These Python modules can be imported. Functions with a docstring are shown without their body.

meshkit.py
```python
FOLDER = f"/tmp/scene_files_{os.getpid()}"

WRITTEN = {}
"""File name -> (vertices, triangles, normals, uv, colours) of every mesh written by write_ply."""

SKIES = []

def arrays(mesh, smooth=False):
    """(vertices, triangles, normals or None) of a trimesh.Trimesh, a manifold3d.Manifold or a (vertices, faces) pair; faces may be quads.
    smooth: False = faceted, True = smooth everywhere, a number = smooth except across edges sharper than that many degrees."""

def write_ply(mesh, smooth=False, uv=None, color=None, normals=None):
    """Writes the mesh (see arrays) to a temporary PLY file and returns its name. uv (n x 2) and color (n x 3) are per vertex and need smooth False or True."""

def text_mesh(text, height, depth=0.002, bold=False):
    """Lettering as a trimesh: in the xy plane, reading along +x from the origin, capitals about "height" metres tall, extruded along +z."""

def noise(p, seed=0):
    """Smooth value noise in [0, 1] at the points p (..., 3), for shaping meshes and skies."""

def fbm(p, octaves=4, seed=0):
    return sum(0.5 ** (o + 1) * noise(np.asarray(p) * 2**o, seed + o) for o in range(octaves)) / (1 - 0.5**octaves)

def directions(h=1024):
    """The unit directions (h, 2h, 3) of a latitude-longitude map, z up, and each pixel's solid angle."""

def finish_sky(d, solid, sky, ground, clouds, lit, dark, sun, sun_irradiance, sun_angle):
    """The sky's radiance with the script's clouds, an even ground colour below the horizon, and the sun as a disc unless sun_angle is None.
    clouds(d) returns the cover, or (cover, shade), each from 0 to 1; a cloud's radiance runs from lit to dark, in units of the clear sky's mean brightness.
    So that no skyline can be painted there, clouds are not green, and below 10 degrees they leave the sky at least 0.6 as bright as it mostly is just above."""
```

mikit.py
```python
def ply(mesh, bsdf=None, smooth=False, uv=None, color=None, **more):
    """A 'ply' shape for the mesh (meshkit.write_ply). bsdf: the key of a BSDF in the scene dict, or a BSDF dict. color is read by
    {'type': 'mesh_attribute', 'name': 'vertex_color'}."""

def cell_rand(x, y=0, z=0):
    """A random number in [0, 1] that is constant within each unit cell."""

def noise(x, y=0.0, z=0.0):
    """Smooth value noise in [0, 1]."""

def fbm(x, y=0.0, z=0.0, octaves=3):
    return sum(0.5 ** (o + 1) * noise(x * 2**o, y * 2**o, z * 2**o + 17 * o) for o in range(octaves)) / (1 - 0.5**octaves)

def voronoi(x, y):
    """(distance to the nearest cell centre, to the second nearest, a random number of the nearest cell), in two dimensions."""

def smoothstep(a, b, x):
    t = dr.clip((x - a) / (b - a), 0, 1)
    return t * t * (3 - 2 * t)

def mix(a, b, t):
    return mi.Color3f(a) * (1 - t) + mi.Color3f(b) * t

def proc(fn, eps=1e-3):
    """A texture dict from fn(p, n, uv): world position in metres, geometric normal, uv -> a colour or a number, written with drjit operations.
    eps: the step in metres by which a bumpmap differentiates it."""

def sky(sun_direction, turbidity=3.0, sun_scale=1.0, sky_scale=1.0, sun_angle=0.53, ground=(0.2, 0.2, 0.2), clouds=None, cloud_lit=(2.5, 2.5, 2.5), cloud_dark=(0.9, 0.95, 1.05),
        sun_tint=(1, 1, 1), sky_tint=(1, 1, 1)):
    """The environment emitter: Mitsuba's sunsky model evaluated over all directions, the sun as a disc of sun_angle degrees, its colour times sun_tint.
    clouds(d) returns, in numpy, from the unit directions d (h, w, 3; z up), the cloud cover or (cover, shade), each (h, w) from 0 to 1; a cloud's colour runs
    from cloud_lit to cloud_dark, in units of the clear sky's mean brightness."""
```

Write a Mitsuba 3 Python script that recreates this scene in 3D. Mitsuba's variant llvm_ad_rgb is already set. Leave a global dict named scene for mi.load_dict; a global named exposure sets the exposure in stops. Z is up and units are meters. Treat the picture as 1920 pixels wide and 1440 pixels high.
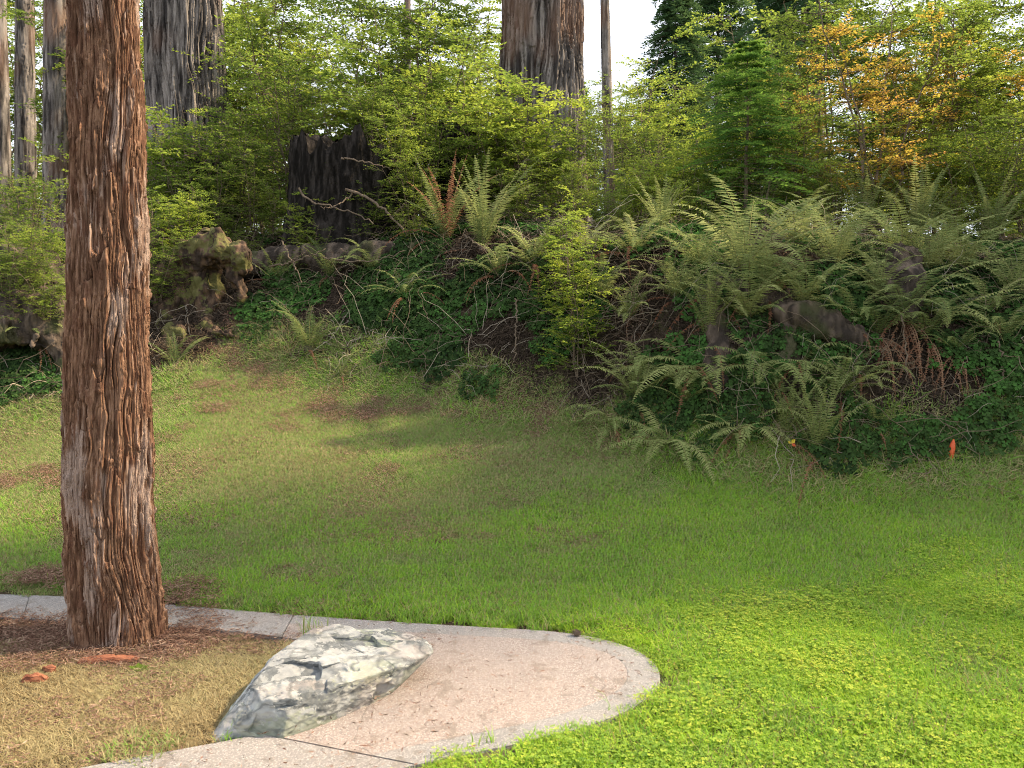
import math, random
import numpy as np, trimesh, manifold3d as m3
from shapely.geometry import Polygon, LineString, Point
from shapely.ops import split as shp_split
from shapely import affinity
import shapely
from scipy.interpolate import RBFInterpolator
from scipy.ndimage import map_coordinates
import drjit as dr
import mitsuba as mi
import mikit
from mikit import noise, fbm, smoothstep, mix, voronoi
import meshkit

T = mi.ScalarTransform4f
scene, labels = {}, {}

# ------------------------------------------------------------------ camera, sky, exposure
PITCH, F, EYE = math.radians(-2.2), 1598.0, 1.6
scene['camera'] = dict(type='perspective', fov=2*math.degrees(math.atan(960/F)), fov_axis='x', near_clip=0.05, far_clip=1000.0,
                       to_world=T().look_at(origin=[0, 0, EYE], target=[0, math.cos(PITCH), EYE+math.sin(PITCH)], up=[0, 0, 1]))
SUN_EL, SUN_AZ = math.radians(43), math.radians(12)          # azimuth: behind the picture plane, from the right
SUN = [math.cos(SUN_EL)*math.cos(SUN_AZ), math.cos(SUN_EL)*math.sin(SUN_AZ), math.sin(SUN_EL)]
scene['sky'] = mikit.sky(SUN, turbidity=4, sun_scale=1.2, sun_angle=3.0, sky_scale=1.0, clouds=lambda d: 0.72 + 0*d[..., 2],
                         cloud_lit=(2.75, 2.8, 2.9), sun_tint=(1.0, 0.98, 0.93))
labels['sky'] = {'kind': 'structure'}
exposure = 2.7

rng = np.random.default_rng(11)


def at(u, v, Y):
    """World point at depth Y on the line of sight through a pixel of the photograph."""
    xc, yc = (np.asarray(u, float)-960)/F, (720-np.asarray(v, float))/F
    dy = math.cos(PITCH) - yc*math.sin(PITCH)
    dz = math.sin(PITCH) + yc*math.cos(PITCH)
    k = np.asarray(Y, float)/dy
    return np.stack([xc*k, Y+0*k, EYE+dz*k], -1)


def flat(u, v, z=0.0):
    """Where a pixel's line of sight meets the level z."""
    xc, yc = (u-960)/F, (720-v)/F
    dy = math.cos(PITCH) - yc*math.sin(PITCH)
    dz = math.sin(PITCH) + yc*math.cos(PITCH)
    k = (z-EYE)/dz
    return np.array([xc*k, dy*k])


# ------------------------------------------------------------------ materials
def proc_bsdf(name, fn, rough=0.8, bump=None, eps=2e-3, spec=0.25):
    b = dict(type='principled', base_color=mikit.proc(fn), roughness=rough, specular=spec)
    if bump is not None:
        b = dict(type='bumpmap', arbitrary=mikit.proc(bump, eps), bsdf=b, scale=1.0)
    scene[name] = dict(type='twosided', bsdf=b)


def leaf_bsdf(name, fn, trans=0.9, rough=0.55, spec=0.3):
    scene[name] = dict(type='principledthin', base_color=mikit.proc(fn), roughness=rough, diff_trans=trans, spec_trans=0.0, eta=1.3)


def ramp(stops):
    def f(t):
        c = mi.Color3f(stops[0][1])
        for (a, _), (b, cb) in zip(stops[:-1], stops[1:]):
            c = mix(c, cb, dr.clip((t-a)/(b-a), 0, 1))
        return c
    return f


GREEN = ramp([(0, (0.05, 0.085, 0.022)), (.35, (0.11, 0.17, 0.032)), (.7, (0.21, 0.30, 0.05)), (1, (0.36, 0.43, 0.06))])
AUTUMN = ramp([(0, (0.34, 0.32, 0.04)), (.5, (0.58, 0.40, 0.06)), (1, (0.55, 0.28, 0.08))])
GRASS = ramp([(0, (0.24, 0.17, 0.085)), (.2, (0.47, 0.395, 0.22)), (.4, (0.25, 0.295, 0.115)), (.65, (0.21, 0.40, 0.06)), (1, (0.38, 0.54, 0.05))])
DEAD = ramp([(0, (0.09, 0.045, 0.026)), (.5, (0.25, 0.115, 0.072)), (1, (0.42, 0.28, 0.18))])


def leaf_colour(p, n, uv):
    t = uv.x + 0.35*(noise(p.x*1.3, p.y*1.3, p.z*1.3)-0.5)
    return mix(GREEN(t), AUTUMN(uv.x), uv.y)


leaf_bsdf('leaf', leaf_colour, 1.2)
leaf_bsdf('fern_leaf', lambda p, n, uv: mix(ramp([(0, (0.075, 0.11, 0.05)), (.5, (0.18, 0.23, 0.08)), (1, (0.34, 0.37, 0.14))])(uv.x + .4*(noise(p.x*2, p.y*2, p.z*2)-.5)), DEAD(uv.x), uv.y), trans=0.7, rough=0.45)
leaf_bsdf('grass_blade', lambda p, n, uv: GRASS(uv.x + 0.25*(fbm(p.x*1.7, p.y*1.7, 3.0)-0.5)), trans=0.8)
leaf_bsdf('cover_leaf', lambda p, n, uv: ramp([(0, (0.02, 0.04, 0.016)), (.5, (0.05, 0.09, 0.028)), (1, (0.07, 0.17, 0.04))])(uv.x + .9*(noise(p.x*1.5, p.y*1.5, p.z*1.5)-.5)), trans=0.5)
LITTER = ramp([(0, (0.08, 0.05, 0.032)), (.5, (0.23, 0.13, 0.095)), (1, (0.40, 0.29, 0.21))])
leaf_bsdf('dead_leaf', lambda p, n, uv: LITTER(uv.x), trans=0.4, rough=0.8)
leaf_bsdf('dark_litter_leaf', lambda p, n, uv: mix((0.032, 0.025, 0.020), (0.095, 0.07, 0.052), uv.x), trans=0.3, rough=0.8)  # litter in a darker grey-brown, used on the bank alone
leaf_bsdf('clover_leaf', lambda p, n, uv: ramp([(0, (0.13, 0.25, 0.05)), (.5, (0.28, 0.41, 0.06)), (1, (0.52, 0.54, 0.09))])(uv.x + .3*(noise(p.x*4, p.y*4, 1.0)-.5)), trans=0.8)
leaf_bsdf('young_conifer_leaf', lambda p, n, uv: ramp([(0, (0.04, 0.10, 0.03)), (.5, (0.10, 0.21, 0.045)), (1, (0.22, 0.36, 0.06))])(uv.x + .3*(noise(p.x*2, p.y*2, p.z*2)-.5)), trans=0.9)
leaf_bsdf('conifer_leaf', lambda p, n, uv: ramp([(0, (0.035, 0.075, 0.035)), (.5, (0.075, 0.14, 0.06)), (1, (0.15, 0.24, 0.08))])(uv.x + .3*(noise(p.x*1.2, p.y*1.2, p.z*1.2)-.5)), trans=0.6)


def redwood_bark(p, n, uv):
    s = fbm(p.x*85, p.y*85, p.z*7.0, 3)
    q = fbm(p.x*30+3, p.y*30, p.z*12.0, 3)
    t = fbm(p.x*9+7, p.y*9, p.z*2.2, 3)
    c = mix((0.085, 0.046, 0.029), (0.25, 0.148, 0.095), smoothstep(.3, .72, s))
    c = mix(c, (0.13, 0.065, 0.042), smoothstep(.52, .66, q)*.6)
    c = mix(c, (0.34, 0.27, 0.23), smoothstep(.52, .7, t + .5*(s-.5))*.6)
    return c


def grey_bark(p, n, uv):
    s = fbm(p.x*17, p.y*17, p.z*1.5, 4)
    t = fbm(p.x*2+5, p.y*2, p.z*0.8, 2)
    c = mix((0.03, 0.026, 0.024), (0.26, 0.23, 0.205), smoothstep(.3, .75, s))
    return mix(c, (0.17, 0.095, 0.06), smoothstep(.5, .75, t)*.6)


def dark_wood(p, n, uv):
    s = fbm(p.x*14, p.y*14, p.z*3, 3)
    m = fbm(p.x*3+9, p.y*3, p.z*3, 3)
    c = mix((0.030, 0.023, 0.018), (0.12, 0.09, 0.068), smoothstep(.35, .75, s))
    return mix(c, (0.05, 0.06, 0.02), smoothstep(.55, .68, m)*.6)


def old_wood(p, n, uv):
    s = fbm(p.x*16, p.y*16, p.z*5, 3)
    m = fbm(p.x*4+3, p.y*4, p.z*4, 3)
    c = mix((0.03, 0.02, 0.014), (0.15, 0.095, 0.06), smoothstep(.35, .8, s))
    return mix(c, (0.11, 0.11, 0.035), smoothstep(.5, .6, m + .3*(fbm(p.x*30, p.y*30, p.z*30, 2)-.5))*.8)


proc_bsdf('redwood_bark', redwood_bark, 1.0, lambda p, n, uv: 0.012*fbm(p.x*120, p.y*120, p.z*14, 3), 2e-3, .05)
proc_bsdf('grey_bark', grey_bark, .9)
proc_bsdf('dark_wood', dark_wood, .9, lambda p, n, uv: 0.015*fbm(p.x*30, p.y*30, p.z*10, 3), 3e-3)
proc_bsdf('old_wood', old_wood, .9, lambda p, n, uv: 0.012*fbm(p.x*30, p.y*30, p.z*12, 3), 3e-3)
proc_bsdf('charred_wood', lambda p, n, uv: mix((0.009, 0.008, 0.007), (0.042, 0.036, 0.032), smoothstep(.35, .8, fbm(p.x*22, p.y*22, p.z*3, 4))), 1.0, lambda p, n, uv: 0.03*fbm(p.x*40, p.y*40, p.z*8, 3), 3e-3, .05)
proc_bsdf('stem_wood', lambda p, n, uv: mix((0.07, 0.05, 0.035), (0.22, 0.17, 0.12), fbm(p.x*30, p.y*30, p.z*9, 2)), .85)
proc_bsdf('pale_wood', lambda p, n, uv: mix((0.16, 0.13, 0.10), (0.40, 0.35, 0.28), fbm(p.x*40, p.y*40, p.z*20, 2)), .85)
proc_bsdf('bark_slab_wood', lambda p, n, uv: mix((0.13, 0.042, 0.022), (0.30, 0.12, 0.065), smoothstep(.3, .7, fbm(p.x*25, p.y*140, p.z*90, 3))), .85)
proc_bsdf('orange_paint', lambda p, n, uv: mix((0.55, 0.07, 0.02), (0.62, 0.13, 0.05), fbm(p.x*80, p.y*80, p.z*80, 2)), .5)
proc_bsdf('yellow_leaf_skin', lambda p, n, uv: mix((0.55, 0.42, 0.04), (0.45, 0.06, 0.03), uv.x), .5)


def soil(p, n, uv):
    a = fbm(p.x*2.3, p.y*2.3, p.z*2, 4)
    b = fbm(p.x*23, p.y*23, p.z*20, 3)
    c = mix((0.020, 0.015, 0.011), (0.075, 0.054, 0.035), b)
    c = mix(c, (0.09, 0.09, 0.04), smoothstep(.45, .65, a)*.6)
    return mix(c, (0.13, 0.075, 0.045), smoothstep(.62, .8, fbm(p.x*5+30, p.y*5, p.z*3, 3))*.5)


proc_bsdf('soil', soil, .95, lambda p, n, uv: 0.02*fbm(p.x*18, p.y*18, p.z*18, 3), 4e-3, .1)


def concrete_of(lo, hi, stain, grit):
    def f(p, n, uv):
        d1, d2, r = voronoi(p.x*110, p.y*110)
        c = mix(lo, hi, fbm(p.x*3, p.y*3, 2.0, 4))
        c = mix(c, stain, smoothstep(.45, .7, fbm(p.x*1.3+4, p.y*2.1, 7.0, 4))*.6)
        c = mix(c, mix((0.11, 0.10, 0.098), (0.50, 0.45, 0.41), r), smoothstep(.5, .3, d1)*grit)
        c = mix(c, (0.12, 0.095, 0.07), smoothstep(.62, .75, fbm(p.x*16, p.y*16, 9.0, 5))*.4)
        crack = dr.abs(fbm(p.x*1.1+60, p.y*1.1, 3.0, 5)-.5)
        return mix(c, (0.07, 0.06, 0.05), smoothstep(.0035, .0, crack)*.5)
    return f


grit_bump = lambda p, n, uv: 0.0022*smoothstep(.6, .1, voronoi(p.x*110, p.y*110)[0]) + .004*fbm(p.x*14, p.y*14, 0.0, 3)
proc_bsdf('concrete', concrete_of((0.195, 0.163, 0.147), (0.275, 0.233, 0.213), (0.26, 0.205, 0.175), .6), .85, grit_bump, 1.5e-3)
proc_bsdf('grey_concrete', concrete_of((0.165, 0.162, 0.16), (0.24, 0.236, 0.232), (0.22, 0.195, 0.175), .5), .85, grit_bump, 1.5e-3)


def rock(p, n, uv):
    a = fbm(p.x*5, p.y*5, p.z*7, 4)
    b = fbm(p.x*18+4, p.y*18, p.z*22, 4)
    v = fbm(p.x*3.3+11, p.y*3.3+2, p.z*6, 3)
    f = fbm(p.x*70, p.y*70, p.z*90, 3)
    c = mix((0.12, 0.13, 0.13), (0.30, 0.31, 0.30), smoothstep(.3, .65, b))
    c = mix(c, (0.06, 0.07, 0.075), smoothstep(.53, .57, a + .25*(f-.5))*.85)
    c = mix(c, (0.22, 0.25, 0.15), smoothstep(.54, .60, v + .4*(f-.5))*.55)
    c = mix(c, (0.38, 0.38, 0.36), smoothstep(.56, .59, fbm(p.x*11+8, p.y*11, p.z*14, 3) + .3*(f-.5))*.6)
    c = mix(c, (0.32, 0.23, 0.19), smoothstep(.56, .64, fbm(p.x*4+21, p.y*4, p.z*4, 3) + .2*(f-.5))*.28)
    c = mix(c, mix((0.05, 0.05, 0.05), (0.5, 0.5, 0.48), f), .25)
    return mix(c, (0.07, 0.075, 0.075), smoothstep(.06, .0, dr.abs(fbm(p.x*6+40, p.y*6, p.z*12, 3)-.5))*.6)


proc_bsdf('rock', rock, .85, lambda p, n, uv: 0.010*fbm(p.x*34, p.y*34, p.z*44, 5), 1.5e-3)


# ------------------------------------------------------------------ mesh helpers
class MB:
    def __init__(self):
        self.v, self.f, self.uv, self.n = [], [], [], 0

    def add(self, v, f, uv=None):
        v, f = np.asarray(v, float).reshape(-1, 3), np.asarray(f, int).reshape(-1, 3)
        self.v.append(v)
        self.f.append(f+self.n)
        self.uv.append(np.zeros((len(v), 2)) if uv is None else np.broadcast_to(np.asarray(uv, float), (len(v), 2)))
        self.n += len(v)

    def arrays(self):
        return np.vstack(self.v), np.vstack(self.f), np.vstack(self.uv)

    def ply(self, bsdf, smooth=False, **more):
        v, f, uv = self.arrays()
        return mikit.ply((v, f), bsdf, smooth, uv=uv, **more)


def unit(a):
    return a/np.maximum(np.linalg.norm(a, axis=-1, keepdims=True), 1e-9)


def add_leaves(mb, P, D, N, L, W, tone, hue=0.0, fold=0.15, wide=0.45):
    """Pointed leaves folded along the midrib: base, left, tip, right."""
    P, D, N = (np.asarray(a, float) for a in (P, D, N))
    n = len(P)
    if not n:
        return
    L, W = np.broadcast_to(L, n)[:, None], np.broadcast_to(W, n)[:, None]
    D = unit(D)
    S = unit(np.cross(D, N))
    N = np.cross(S, D)
    mid = P + D*L*wide + N*W*fold
    V = np.stack([P, mid-S*W/2, P+D*L, mid+S*W/2], 1).reshape(-1, 3)
    i = np.arange(n)[:, None]*4
    Fc = np.stack([i+[[0, 2, 1]], i+[[0, 3, 2]]], 1).reshape(-1, 3)
    uv = np.repeat(np.stack([np.broadcast_to(tone, n), np.broadcast_to(hue, n)], 1), 4, 0)
    mb.add(V, Fc, uv)


def add_tubes(mb, P, R, sides=4, uv=(0.5, 0.0)):
    """Polylines P (n, k, 3) with radii R (n, k) as tubes."""
    P, R = np.asarray(P, float), np.asarray(R, float)
    if P.ndim == 2:
        P, R = P[None], np.broadcast_to(R, P.shape[:1])[None]
    n, k = P.shape[:2]
    t = unit(np.gradient(P, axis=1))
    ref = np.where(np.abs(t[..., 2:]) < .9, [0, 0, 1.0], [1.0, 0, 0])
    a = unit(np.cross(t, ref))
    b = np.cross(t, a)
    ang = np.arange(sides)*2*np.pi/sides
    V = P[:, :, None] + R[:, :, None, None]*(np.cos(ang)[:, None]*a[:, :, None]+np.sin(ang)[:, None]*b[:, :, None])
    idx = np.arange(n*k*sides).reshape(n, k, sides)
    p, q, r, s = idx[:, :-1], np.roll(idx[:, :-1], -1, 2), idx[:, 1:], np.roll(idx[:, 1:], -1, 2)
    Fc = np.concatenate([np.stack([p, q, s], -1).reshape(-1, 3), np.stack([p, s, r], -1).reshape(-1, 3)])
    mb.add(V, Fc, uv)


def trunk_mesh(C, R, n, disp=None, cap=False, ang=None):
    """A grid round the axis C (k, 3) with radii R (k,), pushed out by disp(points, unit normals)."""
    C, R = np.asarray(C, float), np.asarray(R, float)
    k = len(C)
    a = np.pi/2 + np.arange(n)*2*np.pi/n if ang is None else ang
    nrm = np.stack([np.cos(a), np.sin(a), 0*a], -1)
    P = C[:, None] + R[:, None, None]*nrm[None]
    if disp is not None:
        P = P + disp(P.reshape(-1, 3)).reshape(k, n)[..., None]*nrm[None]
    idx = np.arange(k*n).reshape(k, n)
    p, q, r, s = idx[:-1], np.roll(idx[:-1], -1, 1), idx[1:], np.roll(idx[1:], -1, 1)
    f = np.concatenate([np.stack([p, q, s], -1).reshape(-1, 3), np.stack([p, s, r], -1).reshape(-1, 3)])
    v = P.reshape(-1, 3)
    if cap:
        v = np.vstack([v, P[-1].mean(0)])
        f = np.vstack([f, np.stack([idx[-1], np.roll(idx[-1], -1), np.full(n, len(v)-1)], -1)])
    return v, f


def vnoise(p, s, seed=0):
    return meshkit.noise(np.asarray(p)*s, seed)


def vfbm(p, s, o=4, seed=0):
    return meshkit.fbm(np.asarray(p)*s, o, seed)


def skeleton(chains, fine=0.05, amp=0.03, freq=6, seed=0, cuts=()):
    """Hulls of spheres along chains of (point, radius), joined, refined and roughened."""
    parts = []
    for ch in chains:
        balls = [m3.Manifold.sphere(r, 14).translate(tuple(map(float, p))) for p, r in ch]
        for a, b in zip(balls[:-1], balls[1:]):
            parts.append(m3.Manifold.batch_hull([a, b]))
    m = m3.Manifold.batch_boolean(parts, m3.OpType.Add)
    for p, r in cuts:                                     # hollows: ellipsoids taken out
        m = m - m3.Manifold.sphere(1, 32).scale(tuple(r)).translate(tuple(map(float, p)))
    m = m.refine_to_length(fine).to_mesh()
    t = trimesh.Trimesh(m.vert_properties[:, :3], m.tri_verts, process=True)
    trimesh.smoothing.filter_taubin(t, iterations=6)
    v = np.array(t.vertices)
    d = (vfbm(v, [freq, freq, freq*.5], 4, seed)-.5)*2*amp
    return v + np.array(t.vertex_normals)*d[:, None], np.array(t.faces)


def key_for(name):
    k, i = name, 1
    while k in labels:
        k, i = f'{name}_{i:03d}', i+1
    return k


def tag(key, label, cat, group=None):
    labels[key] = dict(label=label, category=cat)
    if group:
        labels[key]['group'] = group


def stuff(key, label, cat):
    labels[key] = dict(label=label, category=cat, kind='stuff')


def instance(key, group, M):
    scene[key] = dict(type='instance', shapegroup=dict(type='ref', id=group), to_world=M)


# ------------------------------------------------------------------ the ground
ctrl = []
for y in (-12, -5, 0, 2.5, 4.0, 5.2):
    for x in (-30, -12, -6, -3, -1, 1, 3, 6, 12, 30):
        ctrl.append((x, y, 0.0))
for u, v, Y in [(960, 1000, 7.0), (600, 1000, 7.0), (300, 950, 7.4), (0, 950, 7.3), (1400, 1000, 6.9), (1800, 1000, 6.7), (-300, 950, 7.3),
                (600, 850, 8.4), (300, 800, 8.9), (0, 850, 8.6), (960, 850, 8.5), (1200, 880, 8.0),
                (0, 765, 9.7), (-300, 760, 9.7), (300, 700, 10.3), (430, 640, 11), (600, 700, 10.5), (800, 745, 10), (1000, 785, 9.4), (1120, 830, 8.8), (1300, 870, 8.2), (1500, 893, 7.8), (1700, 895, 7.7), (1920, 900, 7.6), (2300, 900, 7.6),
                (520, 590, 11.4), (700, 600, 10.9), (900, 620, 10.3), (1060, 680, 9.7), (1060, 560, 10.2), (1200, 720, 8.95), (1200, 600, 9.3), (1400, 740, 8.3), (1400, 620, 8.6), (1600, 760, 8.05), (1600, 620, 8.3), (1800, 760, 8.0), (1800, 620, 8.25), (2000, 700, 8.0),
                (0, 600, 10.7), (200, 600, 11.0), (100, 470, 12.3), (300, 470, 12.6), (430, 470, 12.8), (600, 475, 12.3), (800, 460, 11.7), (1000, 470, 11.0), (1200, 475, 10.3), (1400, 490, 9.6), (1600, 505, 9.2), (1800, 520, 9.1), (2100, 530, 9.1), (-300, 470, 12.3),
                (1200, 455, 11.5), (1400, 460, 10.8), (1600, 470, 10.4), (1800, 480, 10.3), (2100, 490, 10.3)]:
    ctrl.append(tuple(at(u, v, Y)))
for y, z in ((15, 3.5), (20, 3.9), (32, 4.4), (60, 5.0), (120, 6.0), (400, 8.0)):
    for x in (-60, -20, -8, 0, 8, 20, 60):
        ctrl.append((x*max(1, y/30), y, z))
for x, y, z in ((10, 8, 1.0), (14, 8, 1.4), (30, 9, 2), (-14, 10, 1.6), (-30, 10, 2)):
    ctrl.append((x, y, z))
ctrl = np.array(ctrl)
rbf = RBFInterpolator(ctrl[:, :2], ctrl[:, 2], kernel='linear', smoothing=0.02)
gx0, gy0, gs = -14.0, 0.0, 0.2
GXn, GYn = 171, 121
gX, gY = np.meshgrid(gx0+gs*np.arange(GXn), gy0+gs*np.arange(GYn), indexing='ij')


def rough(x, y, z):
    bank = np.clip((z-0.9)/0.8, 0, 1)*np.clip((16-y)/3, 0, 1)
    p = np.stack([x, y, 0*x], -1)
    return (vfbm(p, 0.9, 3, 5)-.5)*0.10*np.clip((y-5.6)/2, 0, 1) + bank*((vfbm(p, 2.2, 4, 8)-.5)*0.42)


gZ = rbf(np.stack([gX.ravel(), gY.ravel()], 1)).reshape(gX.shape)
gZ = np.where(gY < 5.2, gZ*np.clip((gY-4.4)/.8, 0, 1), gZ)
gZ = gZ + rough(gX, gY, gZ)


def height(x, y):
    x, y = np.asarray(x, float), np.asarray(y, float)
    return map_coordinates(gZ, [np.clip((x-gx0)/gs, 0, GXn-1).ravel(), np.clip((y-gy0)/gs, 0, GYn-1).ravel()], order=1, mode='nearest').reshape(x.shape)


def hit(u, v):
    """Where a line of sight meets the ground."""
    Y = np.arange(3.0, 24, .02)
    p = at(u, v, Y)
    below = p[:, 2] < height(p[:, 0], Y)
    return p[np.argmax(below)] if below.any() else p[-1]


def axis(lo, hi, step, far_lo, far_hi, n=14):
    inner = np.arange(lo, hi+1e-6, step)
    left = lo - np.geomspace(step, lo-far_lo, n)[::-1]
    right = hi + np.geomspace(step, far_hi-hi, n)
    return np.concatenate([left, inner, right])


tx, ty = axis(-9, 10, 0.07, -400, 400), axis(1.5, 16, 0.07, -200, 700)
TX, TY = np.meshgrid(tx, ty, indexing='ij')
inside = (TX >= gx0) & (TX <= gx0+gs*(GXn-1)) & (TY >= gy0) & (TY <= gy0+gs*(GYn-1))
zfar = rbf(np.stack([TX.ravel(), TY.ravel()], 1)).reshape(TX.shape)
zfar = np.where(TY < 2, 0, zfar)
TZ = np.where(inside, height(TX, TY), zfar)
fine = np.stack([TX, TY, 0*TX], -1)
TZ = TZ + (vfbm(fine, 7, 3, 2)-.5)*np.where(inside, 0.03 + .10*np.clip((TZ-1.0)/.8, 0, 1), 0)
idx = np.arange(TX.size).reshape(TX.shape)
gf = np.concatenate([np.stack([idx[:-1, :-1], idx[1:, :-1], idx[1:, 1:]], -1).reshape(-1, 3), np.stack([idx[:-1, :-1], idx[1:, 1:], idx[:-1, 1:]], -1).reshape(-1, 3)])

# ------------------------------------------------------------------ the path: cast slabs that bend round the boulder
outer = [(-500, 1104), (0, 1114), (130, 1119), (320, 1133), (500, 1149), (700, 1163), (900, 1175), (1060, 1187), (1150, 1203), (1205, 1224), (1236, 1250), (1238, 1278), (1212, 1310), (1150, 1345), (1060, 1375), (960, 1398), (850, 1420), (740, 1445), (600, 1480), (300, 1570), (0, 1680), (-500, 1900)]
inner = [(-800, 1620), (-200, 1510), (150, 1440), (300, 1410), (420, 1390), (520, 1366), (620, 1335), (670, 1305), (690, 1280), (680, 1255), (650, 1232), (600, 1210), (520, 1193), (420, 1183), (320, 1176), (130, 1164), (0, 1158), (-500, 1140)]


def smooth_line(px):
    q = np.array([flat(u, v, 0.015) for u, v in px])
    from scipy.interpolate import splprep, splev
    tck, _ = splprep(q.T, s=0.0005, k=3)
    return np.array(splev(np.linspace(0, 1, 160), tck)).T


path_outer, path_inner = smooth_line(outer), smooth_line(inner)
path_poly = Polygon(np.vstack([path_outer, path_inner])).buffer(0)
hx, hy = TX[:, :], TY[:, :]
near_path = shapely.contains_xy(path_poly.buffer(-0.05), TX, TY)
TZ = np.where(near_path, -0.05, TZ)                  # the bed the slabs lie in
scene['ground'] = mikit.ply((np.stack([TX, TY, TZ], -1).reshape(-1, 3), gf), 'soil', True)
labels['ground'] = dict(label='soil and duff of the lawn and the forest bank', category='ground', kind='structure')

cuts = [((500, 1385), (760, 1437)), ((560, 1140), (520, 1215)), ((60, 1105), (40, 1175))]
pieces = [path_poly]
for a, b in cuts:
    a, b = flat(*a), flat(*b)
    d = (b-a)/np.linalg.norm(b-a)
    line = LineString([a-d*.25, b+d*.25])
    pieces = [g.buffer(-.0012) for p in pieces for g in shp_split(p, line).geoms]
pieces = [p for p in pieces if p.area > 0.03]
band = LineString(path_outer).buffer(0.16)
made = {}
for piece in pieces:
    for nm, p in (('border', piece.intersection(band)), ('slab', piece.difference(band))):
        for p in getattr(p, 'geoms', [p]):
            p = p.buffer(-0.0003).simplify(0.0008)
            if p.geom_type != 'Polygon' or p.area < .01:
                continue
            low = trimesh.creation.extrude_polygon(p, 0.089, engine='earcut')
            low.apply_translation([0, 0, -0.08])
            top = trimesh.creation.extrude_polygon(p.buffer(-0.0004), 0.007, engine='earcut')
            top.apply_translation([0, 0, 0.009])
            i = made[nm] = made.get(nm, -1)+1
            grey = nm == 'border' or p.centroid.x < -1.3
            scene[f'path__{nm}' + (f'_{i:03d}' if i else '')] = mikit.ply(trimesh.util.concatenate([low, top]), 'grey_concrete' if grey else 'concrete')
labels['path'] = dict(label='concrete path bending round the boulder', category='path', kind='structure')

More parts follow.
